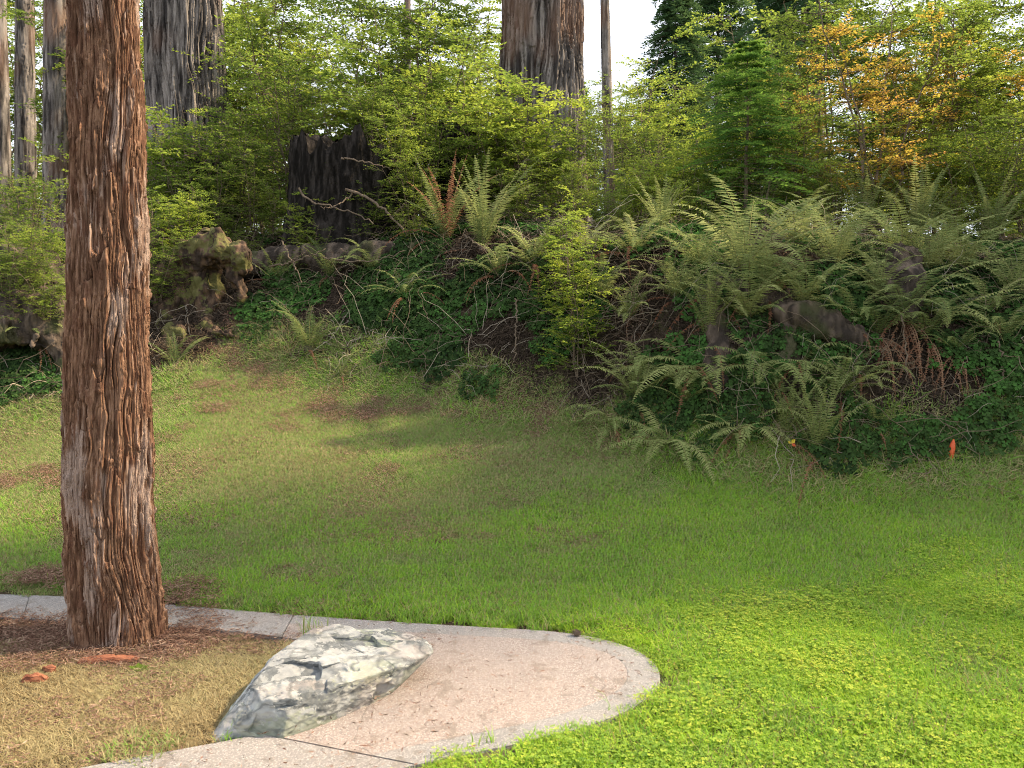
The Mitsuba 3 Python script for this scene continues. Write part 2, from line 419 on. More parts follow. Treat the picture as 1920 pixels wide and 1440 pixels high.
# ------------------------------------------------------------------ the redwood in front
TREE_Y = 4.72
prof = [(0, 128, 262), (250, 130, 271), (500, 130, 282), (750, 118, 286), (900, 117, 293), (1050, 123, 303), (1150, 131, 312), (1200, 131, 318), (1235, 122, 334), (1250, 112, 344)]
pc = np.array([at((l+r)/2, v, TREE_Y) for v, l, r in prof])[::-1]
pr = np.array([(r-l)/2/F*TREE_Y*.9 for v, l, r in prof])[::-1]
zs = np.concatenate([np.linspace(-0.12, 3.7, 800), np.linspace(3.75, 15, 60)])
slope = (pc[-1]-pc[-4])/(pc[-1][2]-pc[-4][2])
cx = np.where(zs <= pc[-1][2], np.interp(zs, pc[:, 2], pc[:, 0]), pc[-1][0]+(zs-pc[-1][2])*slope[0])
cr = np.where(zs <= pc[-1][2], np.interp(zs, pc[:, 2], pr), np.maximum(pr[-1]-(zs-pc[-1][2])*.011, .05))
from scipy.ndimage import gaussian_filter1d
cx, cr = gaussian_filter1d(cx, 12), gaussian_filter1d(cr, 12)


def redwood_relief(P):
    ax = np.interp(P[:, 2], zs, cx)
    a = np.arctan2(P[:, 0]-ax, -(P[:, 1]-TREE_Y))
    w = vfbm(P, [5, 5, 1.6], 3, 3)-.5
    w2 = vfbm(P, [16, 16, 4], 2, 13)-.5
    out = 0
    for pitch, tall, deep, cut, off in ((.046, .75, .022, .019, 0.0), (.019, .26, .012, .008, 31.0)):
        su = (a*.225 + w*.16 + w2*.040)/pitch + off
        col = np.floor(su)
        fr = su-col
        r0 = vnoise(np.stack([col, 0*col+.0, 0*col+off], 1), 1, 2)
        zb = P[:, 2]/tall*(.7+.6*r0)+r0*9+w2*.9
        blk = np.floor(zb)
        fz = zb-blk
        rnd = vnoise(np.stack([col, blk, 0*col+off], 1), 1, 7)
        e = np.minimum(fr, 1-fr)
        ez = np.minimum(fz, 1-fz)*tall/pitch
        furrow = np.clip(1-e/.20, 0, 1)*np.clip(vfbm(P, [9, 9, 2.5], 2, 21)*2.2-.35, .15, 1.1)
        shag = np.clip(1-ez/.35, 0, 1)*.5
        out = out + (rnd-.5)*deep - furrow*cut - shag*cut*.6 + (fz-.5)*deep*.6*(rnd > .55)
    fib = vfbm(P+w2[:, None]*np.array([.03, .03, 0]), [110, 110, 9], 3, 14)
    lump = vfbm(P, [4, 4, 1.5], 3, 9)-.5
    shred = np.clip(vfbm(P+w2[:, None]*np.array([.05, .05, .05]), [34, 34, 13], 3, 17)-.56, 0, 1)
    return out + (fib-.5)*.016 + lump*.06 + shred*.05


ang = np.concatenate([np.linspace(np.pi, 2*np.pi, 420, endpoint=False), np.linspace(2*np.pi, 3*np.pi, 110, endpoint=False)])
v, f = trunk_mesh(np.stack([cx, np.full_like(zs, TREE_Y), zs], 1), cr, 530, redwood_relief, ang=ang)
scene['redwood_tree__trunk'] = mikit.ply((v, f), 'redwood_bark', True)
tag('redwood_tree', 'reddish brown fibrous barked redwood trunk standing on the duff beside the path', 'tree')
TREE_X = float(pc[1][0])


# ------------------------------------------------------------------ plant builders
def grow(seed, H=2.0, spread=0.8, stems=7, nb=9, nt=6, nl=12, L=0.05, W=0.028, tone=(.3, .9), hue=0.0, lean=1.0, bare=0.2, wood_r=0.012, droop=0.15, br=0.32, twig=0.3):
    """A many-stemmed shrub or a small tree: (wood, leaves)."""
    g = np.random.default_rng(seed)
    wood, leaf = MB(), MB()
    k = 8
    t = np.linspace(0, 1, k)
    az = g.uniform(0, 2*np.pi, stems)
    rad = spread*np.sqrt(g.uniform(0.05, 1, stems))*lean
    top = np.stack([np.cos(az)*rad, np.sin(az)*rad, H*g.uniform(.72, 1.0, stems)], 1)
    base = top*[.12, .12, 0]
    mid = base*.5+top*.5 - np.stack([np.cos(az), np.sin(az), 0*az], 1)*rad[:, None]*.25 + g.normal(0, .05*H**.5, (stems, 3))
    S = (1-t)[None, :, None]**2*base[:, None] + 2*(t*(1-t))[None, :, None]*mid[:, None] + (t**2)[None, :, None]*top[:, None]
    S[:, 1:-1] += g.normal(0, .012*H, (stems, k-2, 3))
    add_tubes(wood, S, wood_r*(1-.75*t)[None].repeat(stems, 0), 5)
    # branches
    ib = np.repeat(np.arange(stems), nb)
    tb = np.clip(np.tile(np.linspace(bare, .98, nb), stems)+g.normal(0, .04, len(ib)), bare*.8, 1)
    x = tb*(k-1)
    lo = np.clip(x.astype(int), 0, k-2)
    fr = (x-lo)[:, None]
    B0 = S[ib, lo]*(1-fr)+S[ib, lo+1]*fr
    ba = g.uniform(0, 2*np.pi, len(ib))
    bd = unit(np.stack([np.cos(ba), np.sin(ba), g.uniform(.0, .8, len(ib))], 1))
    bl = H*br*(1.05-.65*tb)*g.uniform(.6, 1.2, len(ib))
    kb = 5
    s = np.linspace(0, 1, kb)
    B = B0[:, None]+bd[:, None]*bl[:, None, None]*s[None, :, None] - np.array([0, 0, 1])*droop*(bl[:, None]*s[None]**2)[..., None]
    B[:, 1:] += g.normal(0, .02, (len(ib), kb-1, 3))*bl[:, None, None]**.5
    add_tubes(wood, B, (wood_r*.4*(1-.7*s))[None].repeat(len(ib), 0), 3)
    # twigs
    it = np.repeat(np.arange(len(ib)), nt)
    tt = np.tile(np.linspace(.18, 1, nt), len(ib))
    x = tt*(kb-1)
    lo = np.clip(x.astype(int), 0, kb-2)
    fr = (x-lo)[:, None]
    T0 = B[it, lo]*(1-fr)+B[it, lo+1]*fr
    side = np.where(np.tile(np.arange(nt) % 2, len(ib)) == 0, 1, -1)[:, None]
    sd = unit(np.cross(bd[it], [0, 0, 1.0]))
    td = unit(bd[it]*.7+sd*side*g.uniform(.4, 1.0, (len(it), 1))+g.normal(0, .22, (len(it), 3)))
    tl = twig*g.uniform(.5, 1.2, len(it))*(.5+.5*np.minimum(bl[it]/(.3*H*br+1e-6), 1))
    kt = 3
    q = np.linspace(0, 1, kt)
    W_ = T0[:, None]+td[:, None]*tl[:, None, None]*q[None, :, None] - np.array([0, 0, 1])*droop*(tl[:, None]*q[None]**2)[..., None]
    add_tubes(wood, W_, (wood_r*.16*(1-.6*q))[None].repeat(len(it), 0), 3)
    # leaves, in two rows along each twig
    il = np.repeat(np.arange(len(it)), nl)
    tq = np.tile(np.linspace(.12, 1, nl), len(it))
    P = T0[il]+td[il]*(tl[il]*tq)[:, None] - np.array([0, 0, 1])*(droop*tl[il]*tq**2)[:, None]
    ls = np.where(np.tile(np.arange(nl) % 2, len(it)) == 0, 1, -1)[:, None]
    up = unit(np.array([0, 0, 1.0])+g.normal(0, .35, (len(il), 3)))
    sd2 = unit(np.cross(td[il], [0, 0, 1.0]))
    D = td[il]*.55+sd2*ls*.9+g.normal(0, .25, (len(il), 3))+[0, 0, -.1]
    sz = g.uniform(.65, 1.25, len(il))
    tn = np.clip(np.repeat(g.uniform(*tone, len(ib)), nt*nl)+g.normal(0, .12, len(il)), 0, 1)
    hu = np.clip(np.repeat((g.uniform(0, 1, len(ib)) < hue)*1.0, nt*nl)*g.uniform(.5, 1, len(il)), 0, 1) if hue else 0.0
    add_leaves(leaf, P, D, up, L*sz, W*sz, tn, hu)
    return wood, leaf


def conifer(seed, H=3.0, R=1.0, bare=.08, whorls=26, per=6, nt=14, nl=9, L=0.05, W=0.016, tone=(.2, .9), droop=.25, trunk_r=.04, taper=1.0, trunk_sides=8):
    """A young redwood or fir: a straight trunk and drooping flat sprays."""
    g = np.random.default_rng(seed)
    wood, leaf = MB(), MB()
    k = 12
    t = np.linspace(0, 1, k)
    C = np.stack([g.normal(0, .01*H**.5, k)*t, g.normal(0, .01*H**.5, k)*t, t*H], 1)
    add_tubes(wood, C[None], (trunk_r*(1-.92*t))[None], trunk_sides)
    n = whorls*per
    tb = np.repeat(bare+(1-bare)*np.linspace(0, .98, whorls), per)+g.normal(0, .012, n)
    tb = np.clip(tb, bare*.9, .99)
    az = np.tile(np.arange(per)*2*np.pi/per, whorls)+np.repeat(g.uniform(0, 6.28, whorls), per)+g.normal(0, .3, n)
    bl = R*np.minimum(1, (1-tb)**taper*1.0+.06)*g.uniform(.55, 1.15, n)
    B0 = np.stack([np.interp(tb, t, C[:, 0]), np.interp(tb, t, C[:, 1]), tb*H], 1)
    bd = np.stack([np.cos(az), np.sin(az), .25-.35*(1-tb)], 1)
    s = np.linspace(0, 1, 5)
    B = B0[:, None]+bd[:, None]*(bl[:, None]*s)[..., None]-np.array([0, 0, 1])*droop*(bl[:, None]*s**2)[..., None]
    add_tubes(wood, B, (trunk_r*.22*(1-.8*s))[None]*np.clip(bl/R, .3, 1)[:, None], 3)
    it = np.repeat(np.arange(n), nt)
    tt = np.tile(np.linspace(.15, 1, nt), n)
    T0 = B0[it]+bd[it]*(bl[it]*tt)[:, None]-np.array([0, 0, 1])*(droop*bl[it]*tt**2)[:, None]
    side = np.where(np.tile(np.arange(nt) % 2, n) == 0, 1, -1)[:, None]
    sd = np.stack([-np.sin(az), np.cos(az), 0*az], 1)[it]
    td = unit(bd[it]*.8+sd*side*g.uniform(.5, 1, (len(it), 1))+g.normal(0, .12, (len(it), 3))+[0, 0, -.12])
    tl = bl[it]*.42*(1.15-tt*.75)*g.uniform(.7, 1.2, len(it))
    il = np.repeat(np.arange(len(it)), nl)
    tq = np.tile(np.linspace(.1, 1, nl), len(it))
    P = T0[il]+td[il]*(tl[il]*tq)[:, None]-np.array([0, 0, 1])*(.2*tl[il]*tq**2)[:, None]
    ls = np.where(np.tile(np.arange(nl) % 2, len(it)) == 0, 1, -1)[:, None]
    sd2 = unit(np.cross(td[il], [0, 0, 1.0]))
    D = td[il]*.7+sd2*ls*.75+g.normal(0, .2, (len(il), 3))
    up = unit(np.array([0, 0, 1.0])+g.normal(0, .7, (len(il), 3)))
    sz = g.uniform(.7, 1.3, len(il))
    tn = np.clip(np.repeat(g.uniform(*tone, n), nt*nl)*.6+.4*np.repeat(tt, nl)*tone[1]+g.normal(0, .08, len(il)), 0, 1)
    add_leaves(leaf, P, D, up, L*sz, W*sz, tn)
    return wood, leaf


def frond(g, L=0.9, el0=70, el1=-25, az=0.0, width=0.11, pairs=36, tone=.5, hue=0.0, wilt=0.0, base=(0, 0, 0), pw=1.3):
    """One sword fern frond: an arching midrib and two rows of narrow pinnae."""
    mb = MB()
    k = 16
    t = np.linspace(0, 1, k)
    el = np.radians(el0+(el1-el0)*t**pw)
    st = L/(k-1)
    x = np.concatenate([[0], np.cumsum(np.cos(el[:-1])*st)])
    z = np.concatenate([[0], np.cumsum(np.sin(el[:-1])*st)])
    sway = g.normal(0, .10)*L*t**2
    ca, sa = math.cos(az), math.sin(az)
    P = np.stack([x*ca-sway*sa, x*sa+sway*ca, z], 1)+np.asarray(base)
    add_tubes(mb, P[None], (.0035*(1-.8*t))[None], 3, (min(1, tone+.2), max(hue, .25)))
    tp = np.linspace(.10, .985, pairs)
    Q = np.stack([np.interp(tp, t, P[:, i]) for i in range(3)], 1)
    tan = unit(np.stack([np.interp(tp, t, np.gradient(P[:, i])) for i in range(3)], 1))
    S = unit(np.stack([-sa+0*tp, ca+0*tp, 0*tp], 1)+.25*g.normal()*tan)
    N = unit(np.cross(tan, S))
    N = np.where(N[:, 2:] < 0, -N, N) if el1 > -80 else N
    w = width*np.minimum(1, (tp*5)**.7)*(1-tp**2.2)**.8
    for sg in (1, -1):
        keep = g.uniform(0, 1, pairs) > wilt*.3
        D = S*sg+tan*.28-N*(.15+.6*wilt)+g.normal(0, .07+.25*wilt, (pairs, 3))
        ww = w*g.uniform(.85, 1.1, pairs)*(1-.3*wilt)
        add_leaves(mb, Q[keep], D[keep], (N+g.normal(0, .15, (pairs, 3)))[keep], ww[keep], (L*.9/pairs*.72), np.clip(tone+g.normal(0, .08, pairs)-.1*tp, 0, 1)[keep], hue, fold=.1, wide=.2)
    return mb


def fern_group(name, seed, n=14, L=.9, el=(45, 88), el1=(-45, 5), tone=.5, dead=0, skirt=0, rust=0, azr=(0, 2*math.pi), width=.10, deadhue=1.0, pairs=36):
    g = np.random.default_rng(seed)
    d = dict(type='shapegroup')
    mb = MB()
    cr = trimesh.creation.icosphere(2, 0.065)
    v = np.array(cr.vertices)*[1, 1, .9]
    v *= (1+(vfbm(v, 14, 3, seed)-.5)*.8)[:, None]
    mb.add(v, cr.faces)
    d['crown'] = mb.ply('dark_wood', True)

    def put(nm, m, i):
        d[nm+(f'_{i:03d}' if i else '')] = m.ply('fern_leaf')
    for i in range(n):
        az = azr[0]+(azr[1]-azr[0])*(i+g.uniform(-.3, .3))/n
        put('frond', frond(g, L*g.uniform(.7, 1.1), g.uniform(*el), g.uniform(*el1), az, width*g.uniform(.85, 1.1), pairs, tone+g.normal(0, .16), wilt=abs(g.normal(0, .16))), i)
    for i in range(rust):
        put('rusty_frond', frond(g, L*g.uniform(.8, 1.1), g.uniform(70, 88), g.uniform(20, 70), g.uniform(0, 6.28), width*.8, pairs, .6, deadhue, .3), i)
    for i in range(dead):
        put('dead_frond', frond(g, L*g.uniform(.6, 1.0), g.uniform(-10, 40), g.uniform(-95, -75), g.uniform(0, 6.28), width*.55, pairs, g.uniform(.3, .6), deadhue, .8), i)
    for i in range(skirt):
        put('hanging_frond', frond(g, L*g.uniform(.7, 1.15), g.uniform(5, 40), g.uniform(-94, -86), g.uniform(math.pi*1.2, math.pi*1.8), width*.34, pairs, g.uniform(.35, .75), deadhue, .9, pw=.45), i)
    scene[name] = d


# shrub, tree and fern kinds -----------------------------------------------------------
KIND = {}


def plant_kind(name, wood, leaf, H, leaf_bsdf='leaf', wood_bsdf='stem_wood', parts=('stems', 'foliage')):
    scene[name] = {'type': 'shapegroup', parts[0]: wood.ply(wood_bsdf), parts[1]: leaf.ply(leaf_bsdf)}
    KIND[name] = H


for i, (tn, L) in enumerate([((.35, .85), .044), ((.35, .95), .054), ((.5, 1.0), .064), ((.28, .8), .05)]):
    plant_kind(f'kind_huckleberry_{i}', *grow(20+i, 2.0, .75, stems=8, nb=9, nt=7, nl=11, L=L, W=L*.58, tone=tn), 2.0)
for i in range(2):
    plant_kind(f'kind_dark_shrub_{i}', *grow(40+i, 1.5, .8, stems=9, nb=8, nt=6, nl=11, L=.045, W=.026, tone=(.3, .8), bare=.05), 1.5)
for i in range(3):
    plant_kind(f'kind_understorey_{i}', *grow(60+i, 6.0, 1.8, stems=5, nb=18, nt=10, nl=14, L=.085, W=.052, tone=[(.3, .8), (.55, 1.0), (.4, .95)][i], wood_r=.03, br=.28, twig=.6, bare=.12), 6.0)
plant_kind('kind_autumn_tree', *grow(80, 4.6, 1.25, stems=4, nb=15, nt=8, nl=11, L=.065, W=.042, tone=(.4, .95), hue=.8, wood_r=.03, br=.2, twig=.42, bare=.22), 4.6, parts=('trunk', 'crown'))
plant_kind('kind_alder', *grow(81, 6.0, 1.3, stems=3, nb=26, nt=11, nl=13, L=.075, W=.052, tone=(.5, 1), hue=.06, wood_r=.03, br=.24, twig=.5, bare=.15), 6.0, parts=('trunk', 'crown'))
plant_kind('kind_thin_shrub', *grow(82, 2.2, .55, stems=9, nb=7, nt=4, nl=7, L=.04, W=.018, tone=(.3, .8), wood_r=.008, bare=.25), 2.2)
plant_kind('kind_column_shrub', *grow(83, 1.9, .33, stems=6, nb=14, nt=6, nl=11, L=.04, W=.026, tone=(.45, 1.0), wood_r=.009, br=.2, twig=.2, bare=.06), 1.9)
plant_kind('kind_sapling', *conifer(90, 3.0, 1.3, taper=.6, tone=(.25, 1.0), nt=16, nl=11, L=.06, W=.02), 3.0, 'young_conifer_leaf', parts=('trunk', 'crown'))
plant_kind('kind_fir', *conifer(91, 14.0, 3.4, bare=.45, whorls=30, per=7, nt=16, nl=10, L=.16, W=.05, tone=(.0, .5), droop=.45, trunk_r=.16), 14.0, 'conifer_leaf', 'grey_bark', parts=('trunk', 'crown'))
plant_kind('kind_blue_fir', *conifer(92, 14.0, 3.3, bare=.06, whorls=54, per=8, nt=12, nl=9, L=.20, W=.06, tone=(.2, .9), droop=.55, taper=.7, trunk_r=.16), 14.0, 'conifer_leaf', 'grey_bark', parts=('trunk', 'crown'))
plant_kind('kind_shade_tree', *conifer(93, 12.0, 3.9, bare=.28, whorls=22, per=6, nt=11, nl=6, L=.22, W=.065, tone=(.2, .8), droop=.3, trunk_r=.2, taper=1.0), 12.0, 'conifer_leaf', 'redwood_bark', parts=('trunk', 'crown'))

fern_group('kind_fern_wide', 1, 17, 1.0, (40, 85), (-55, 5), .72, dead=4, width=.115)
fern_group('kind_fern_tall', 2, 13, 1.1, (68, 89), (0, 55), .62, dead=3)
fern_group('kind_fern_dark', 3, 15, .9, (35, 80), (-60, -10), .62, dead=5)
fern_group('kind_fern_skirt', 4, 9, .9, (45, 85), (-45, 5), .5, skirt=16, deadhue=1.0)
fern_group('kind_fern_rust', 5, 9, 1.0, (60, 88), (0, 50), .6, rust=7, dead=4)
fern_group('kind_fern_small', 6, 9, .62, (50, 86), (-20, 40), .6, dead=2, width=.075)
fern_group('kind_fern_droop', 7, 13, .8, (20, 65), (-80, -35), .75, dead=3, width=.125)


def place(kind, name, u, Y, vtop, label, cat, group=None, rot=None, H0=None, sink=.04, tilt=(0, 0), base=None):
    """A plant rooted on the ground below its sight line, as tall as the photograph shows it."""
    x = float((u-960)/F*Y)
    z = float(height(x, Y)) if base is None else base
    H = float(at(u, vtop, Y)[2])-z
    s = max(H/(H0 or KIND[kind]), .15)
    key = key_for(name)
    r = rng.uniform(0, 360) if rot is None else rot
    instance(key, kind, T().translate([x, Y, z-sink]).rotate([1, 0, 0], tilt[0]).rotate([0, 1, 0], tilt[1]).rotate([0, 0, 1], r).scale(s))
    tag(key, label, cat, group)
    return key


# ------------------------------------------------------------------ big trunks of the forest
def relief(z0, X0, Yc, R0, pitch, amp, seed):
    def d(P):
        a = np.arctan2(P[:, 0]-np.interp(P[:, 2], z0, X0), -(P[:, 1]-Yc))
        sc = 1/(pitch*6)
        w, w2 = vfbm(P, [sc, sc, sc*.3], 3, seed)-.5, vfbm(P, [sc*3.5, sc*3.5, sc*.8], 2, seed+3)-.5
        out = 0
        for p, deep, cut, off in ((pitch, .45, .8, 0.0), (pitch*.45, .25, .35, 17.0)):
            su = (a*R0 + w*pitch*5 + w2*pitch*1.2)/p + off
            col = np.floor(su)
            e = np.minimum(su-col, 1-(su-col))
            zb = P[:, 2]/(p*14) + 9*vnoise(np.stack([col, 0*col, 0*col+off], 1), 1, seed) + w2
            rnd = vnoise(np.stack([col, np.floor(zb), 0*col+off], 1), 1, seed+7)
            out = out + (rnd-.5)*deep*amp - np.clip(1-e/.24, 0, 1)*cut*amp*np.clip(vfbm(P, [sc*2, sc*2, sc*.4], 2, seed+9)*2.2-.3, .2, 1.1)
        return out + (vfbm(P, [sc*14, sc*14, sc*1.6], 3, seed+5)-.5)*amp*.5 + (vfbm(P, [1.2, 1.2, .5], 2, seed+6)-.5)*amp*1.6
    return d


def big_trunk(name, uc0, uc1, w0, w1, v1, Y, label, bsdf='grey_bark', n=340, k=320, top=16, amp=.09, F1=8, cat='tree'):
    """Axis at uc0, width w0 at the top edge of the photograph; uc1, w1 at row v1."""
    A, B = at(uc0, 0, Y), at(uc1, v1, Y)
    zg = float(height(B[0], Y))-.2
    z = np.concatenate([np.linspace(zg, A[2]+.4, k), np.linspace(A[2]+.6, top, 20)])
    s = (z-B[2])/(A[2]-B[2])
    X = B[0]+(A[0]-B[0])*s
    R = np.maximum((w1+(w0-w1)*np.clip(s, -2, 1.3))/2/F*Y, .04)
    R = R*(1+.35*np.exp(-(z-zg)/.5))
    v, f = trunk_mesh(np.stack([X, 0*z+Y, z], 1), R, n, relief(z, X, Y, float(np.median(R)), .8/F1, amp, int(uc0) % 97))
    key = key_for(name)
    scene[key+'__trunk'] = mikit.ply((v, f), bsdf, True)
    tag(key, label, cat)


big_trunk('redwood_tree', 345, 352, 134, 146, 190, 17, 'huge grey deeply furrowed redwood trunk just right of the near brown trunk')
big_trunk('redwood_tree', 1016, 1012, 150, 168, 280, 16, 'huge brown redwood trunk left of the patch of sky', amp=.10)
big_trunk('redwood_tree', 46, 48, 32, 36, 270, 22, 'slim straight trunk second from the left edge of the forest', n=60, amp=.02, F1=14)
big_trunk('redwood_tree', 106, 106, 44, 46, 270, 19, 'dark grey medium trunk just left of the near brown trunk', n=70, amp=.025, F1=12)
big_trunk('redwood_tree', -2, 4, 26, 30, 300, 21, 'slim pale trunk cut by the left edge of the picture', n=50, amp=.02, F1=14)
big_trunk('conifer_tree', 1134, 1138, 17, 19, 170, 25, 'thin bare dark trunk standing against the patch of sky', n=30, amp=.012, F1=16)
big_trunk('conifer_tree', 764, 764, 12, 13, 90, 24, 'thin pale pole trunk deep in the yellow green foliage above the black stump', n=24, amp=.01, F1=16)
big_trunk('conifer_tree', 1526, 1528, 20, 21, 60, 24, 'dark trunk carrying hanging boughs at the top right of the forest', n=30, amp=.012, F1=14)

# ------------------------------------------------------------------ stumps and root masses
def stump_disp(seed, amp=.25):
    def d(P):
        return (np.minimum(1, 1.5*(1-np.abs(2*vnoise(P, [3.2, 3.2, .8], seed)-1)))-.6)*amp+(vfbm(P, [9, 9, 3], 4, seed+1)-.5)*amp*.7
    return d


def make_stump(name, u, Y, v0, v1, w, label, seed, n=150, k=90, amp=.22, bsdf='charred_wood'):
    top, x = at(u, v0, Y), float(at(u, v0, Y)[0])
    zb = float(at(u, v1, Y)[2])-.25
    z = np.linspace(zb, top[2], k)
    t = (z-zb)/(z[-1]-zb)
    R = w/2/F*Y*(1.12-.17*t+.25*np.exp(-t*7))
    ring = np.concatenate([z, np.full(10, z[-1])])
    R = np.concatenate([R, R[-1]*np.linspace(.96, .05, 10)])
    v, f = trunk_mesh(np.stack([0*ring+x, 0*ring+Y, ring], 1), R, n, stump_disp(seed, amp))
    a = np.arctan2(v[:, 1]-Y, v[:, 0]-x)
    rag = (vnoise(np.stack([np.cos(a)*3, np.sin(a)*3, 0*a], 1), 1, seed+3)-.5)*.28 + (vfbm(v*[7, 7, 0], 1, 3, seed+7)-.5)*.55
    v[:, 2] += rag*np.clip((v[:, 2]-zb)/(z[-1]-zb), 0, 1)**4
    key = key_for(name)
    scene[key] = mikit.ply((v, f), bsdf, True)
    tag(key, label, 'stump')
    return key


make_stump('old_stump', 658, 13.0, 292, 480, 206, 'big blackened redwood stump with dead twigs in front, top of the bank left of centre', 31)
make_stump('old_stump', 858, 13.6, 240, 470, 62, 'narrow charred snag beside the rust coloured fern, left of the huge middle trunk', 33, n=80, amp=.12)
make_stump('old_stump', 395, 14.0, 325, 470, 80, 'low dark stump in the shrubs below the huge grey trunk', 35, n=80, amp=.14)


def P3(u, v, Y):
    return at(u, v, Y)


ch = [[(P3(320, 640, 11.5), .42), (P3(330, 560, 11.7), .40), (P3(345, 500, 11.8), .34)],
      [(P3(300, 520, 11.6), .25), (P3(360, 485, 11.5), .24), (P3(410, 468, 11.4), .22), (P3(440, 478, 11.3), .17), (P3(458, 505, 11.3), .10)],
      [(P3(380, 520, 11.6), .26), (P3(385, 600, 11.4), .17), (P3(378, 625, 11.2), .15)],
      [(P3(440, 490, 11.4), .13), (P3(446, 540, 11.3), .08), (P3(442, 575, 11.2), .03)],
      [(P3(380, 610, 11.2), .10), (P3(412, 622, 11.0), .06), (P3(440, 632, 10.9), .03)], [(P3(330, 620, 11.1), .13), (P3(345, 645, 10.9), .06)],
      [(P3(300, 470, 11.9), .12), (P3(312, 430, 11.9), .06)], [(P3(395, 460, 11.5), .10), (P3(398, 436, 11.5), .05)]]
scene['root_stump'] = mikit.ply(skeleton(ch, .025, .16, 7, 3, [(P3(418, 560, 11.0), (.22, .4, .30))]), 'old_wood', 40)
tag('root_stump', 'broken mossy stump with overhanging roots right of the near trunk', 'stump')

ch = [[(P3(-170, 640, 10.7), .75), (P3(-40, 620, 10.7), .80), (P3(60, 625, 10.6), .62), (P3(110, 650, 10.4), .35), (P3(128, 700, 10.3), .18)],
      [(P3(-60, 520, 11.2), .5), (P3(60, 530, 11.2), .45)],
      [(P3(4, 600, 9.95), .05), (P3(12, 680, 9.9), .035), (P3(16, 735, 9.85), .02)],
      [(P3(62, 630, 10.0), .05), (P3(58, 690, 9.95), .025)]]
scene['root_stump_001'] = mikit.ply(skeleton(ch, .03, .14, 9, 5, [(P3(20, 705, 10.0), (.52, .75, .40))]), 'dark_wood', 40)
tag('root_stump_001', 'dark undercut root mass with a black hollow below it at the left edge', 'stump')

ch = [[(P3(1480, 590, 8.55), .16), (P3(1545, 610, 8.4), .2), (P3(1600, 640, 8.35), .14)], [(P3(1335, 560, 9.0), .16), (P3(1355, 640, 8.7), .13), (P3(1345, 720, 8.5), .14)],
      [(P3(1480, 620, 8.5), .12), (P3(1478, 720, 8.3), .10)], [(P3(1350, 550, 9.1), .2), (P3(1480, 580, 8.8), .2)]]
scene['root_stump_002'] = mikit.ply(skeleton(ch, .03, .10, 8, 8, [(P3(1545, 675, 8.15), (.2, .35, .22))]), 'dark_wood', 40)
tag('root_stump_002', 'dark rotten roots with a hollow among the ferns in the right half of the bank', 'stump')

ch = [[(P3(1690, 490, 9.1), .2), (P3(1690, 545, 8.7), .22), (P3(1700, 590, 8.5), .1)]]
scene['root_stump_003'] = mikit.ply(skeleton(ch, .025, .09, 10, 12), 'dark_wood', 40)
tag('root_stump_003', 'dark fibrous root lump under the ferns, above the hanging reddish fronds', 'stump')

ch = [[(P3(470, 500, 12.1), .14), (P3(520, 480, 12.1), .18), (P3(600, 490, 11.9), .2), (P3(700, 480, 11.7), .18), (P3(790, 465, 11.6), .12)]]
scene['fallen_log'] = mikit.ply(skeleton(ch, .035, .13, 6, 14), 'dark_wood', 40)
tag('fallen_log', 'dark mossy fallen log lying along the bank top below the black stump', 'log')


def branch(name, pts, r0, r1, label, bsdf='stem_wood', cat='branch', forks=()):
    mb = MB()
    for line, a, b in [(pts, r0, r1), *forks]:
        q = np.array([P3(*p) for p in line])
        s = np.linspace(0, 1, len(q))
        tt = np.linspace(0, 1, 24)
        from scipy.interpolate import CubicSpline
        c = CubicSpline(s, q)(tt) if len(q) > 2 else q[0]+(q[-1]-q[0])*tt[:, None]
        c[1:-1] += rng.normal(0, .01, (22, 3))
        add_tubes(mb, c[None], np.linspace(a, b, 24)[None], 6)
    key = key_for(name)
    scene[key] = mb.ply(bsdf, True)
    tag(key, label, cat)


branch('fallen_branch', [(528, 452, 11.6), (548, 490, 11.4), (566, 530, 11.2)], .011, .006, 'thin pale stick leaning on the bank below the left end of the log')
branch('fallen_branch', [(505, 500, 11.5), (560, 488, 11.4), (610, 466, 11.4)], .014, .006, 'pale forked branch lying across the thin leaning stick', forks=[([(545, 491, 11.4), (575, 470, 11.3)], .008, .004)])
branch('fallen_branch', [(648, 355, 12.0), (700, 378, 11.9), (735, 408, 11.8), (770, 450, 11.6)], .022, .012, 'grey dead branch slanting across the front of the black stump', 'stem_wood', forks=[([(660, 362, 12), (630, 385, 11.8), (600, 388, 11.7)], .012, .005), ([(735, 408, 11.8), (760, 380, 11.8)], .012, .005)])
branch('fallen_branch', [(560, 352, 12.0), (590, 380, 11.9), (640, 392, 11.8), (700, 420, 11.7)], .016, .008, 'lower grey dead branch in front of the black stump', 'stem_wood')
branch('fallen_branch', [(640, 297, 12.0), (690, 305, 11.9), (735, 318, 11.9)], .014, .006, 'short pale dead branch near the top of the black stump')
branch('fallen_branch', [(600, 480, 11.4), (680, 490, 11.2), (760, 470, 11.2)], .012, .006, 'curved grey twig lying on the log below the dead branches', 'stem_wood')
branch('fallen_branch', [(965, 560, 10.2), (968, 620, 10.0), (962, 680, 9.75)], .012, .007, 'thin grey stem standing on the bank left of the column of light leaves', 'stem_wood')
branch('fallen_branch', [(712, 500, 11.3), (706, 540, 11.1), (710, 570, 11.0)], .006, .004, 'fine upright dead twig in the dark ground cover of the bank', 'stem_wood')
branch('fallen_branch', [(765, 560, 10.9), (768, 620, 10.6), (762, 690, 10.3)], .007, .005, 'bare brown stem rising from the foot of the bank in the middle', 'stem_wood')
branch('fallen_branch', [(870, 440, 11.3), (905, 465, 11.1), (935, 478, 11.0)], .013, .006, 'grey root curling out of the bank under the rust coloured fern', 'stem_wood')
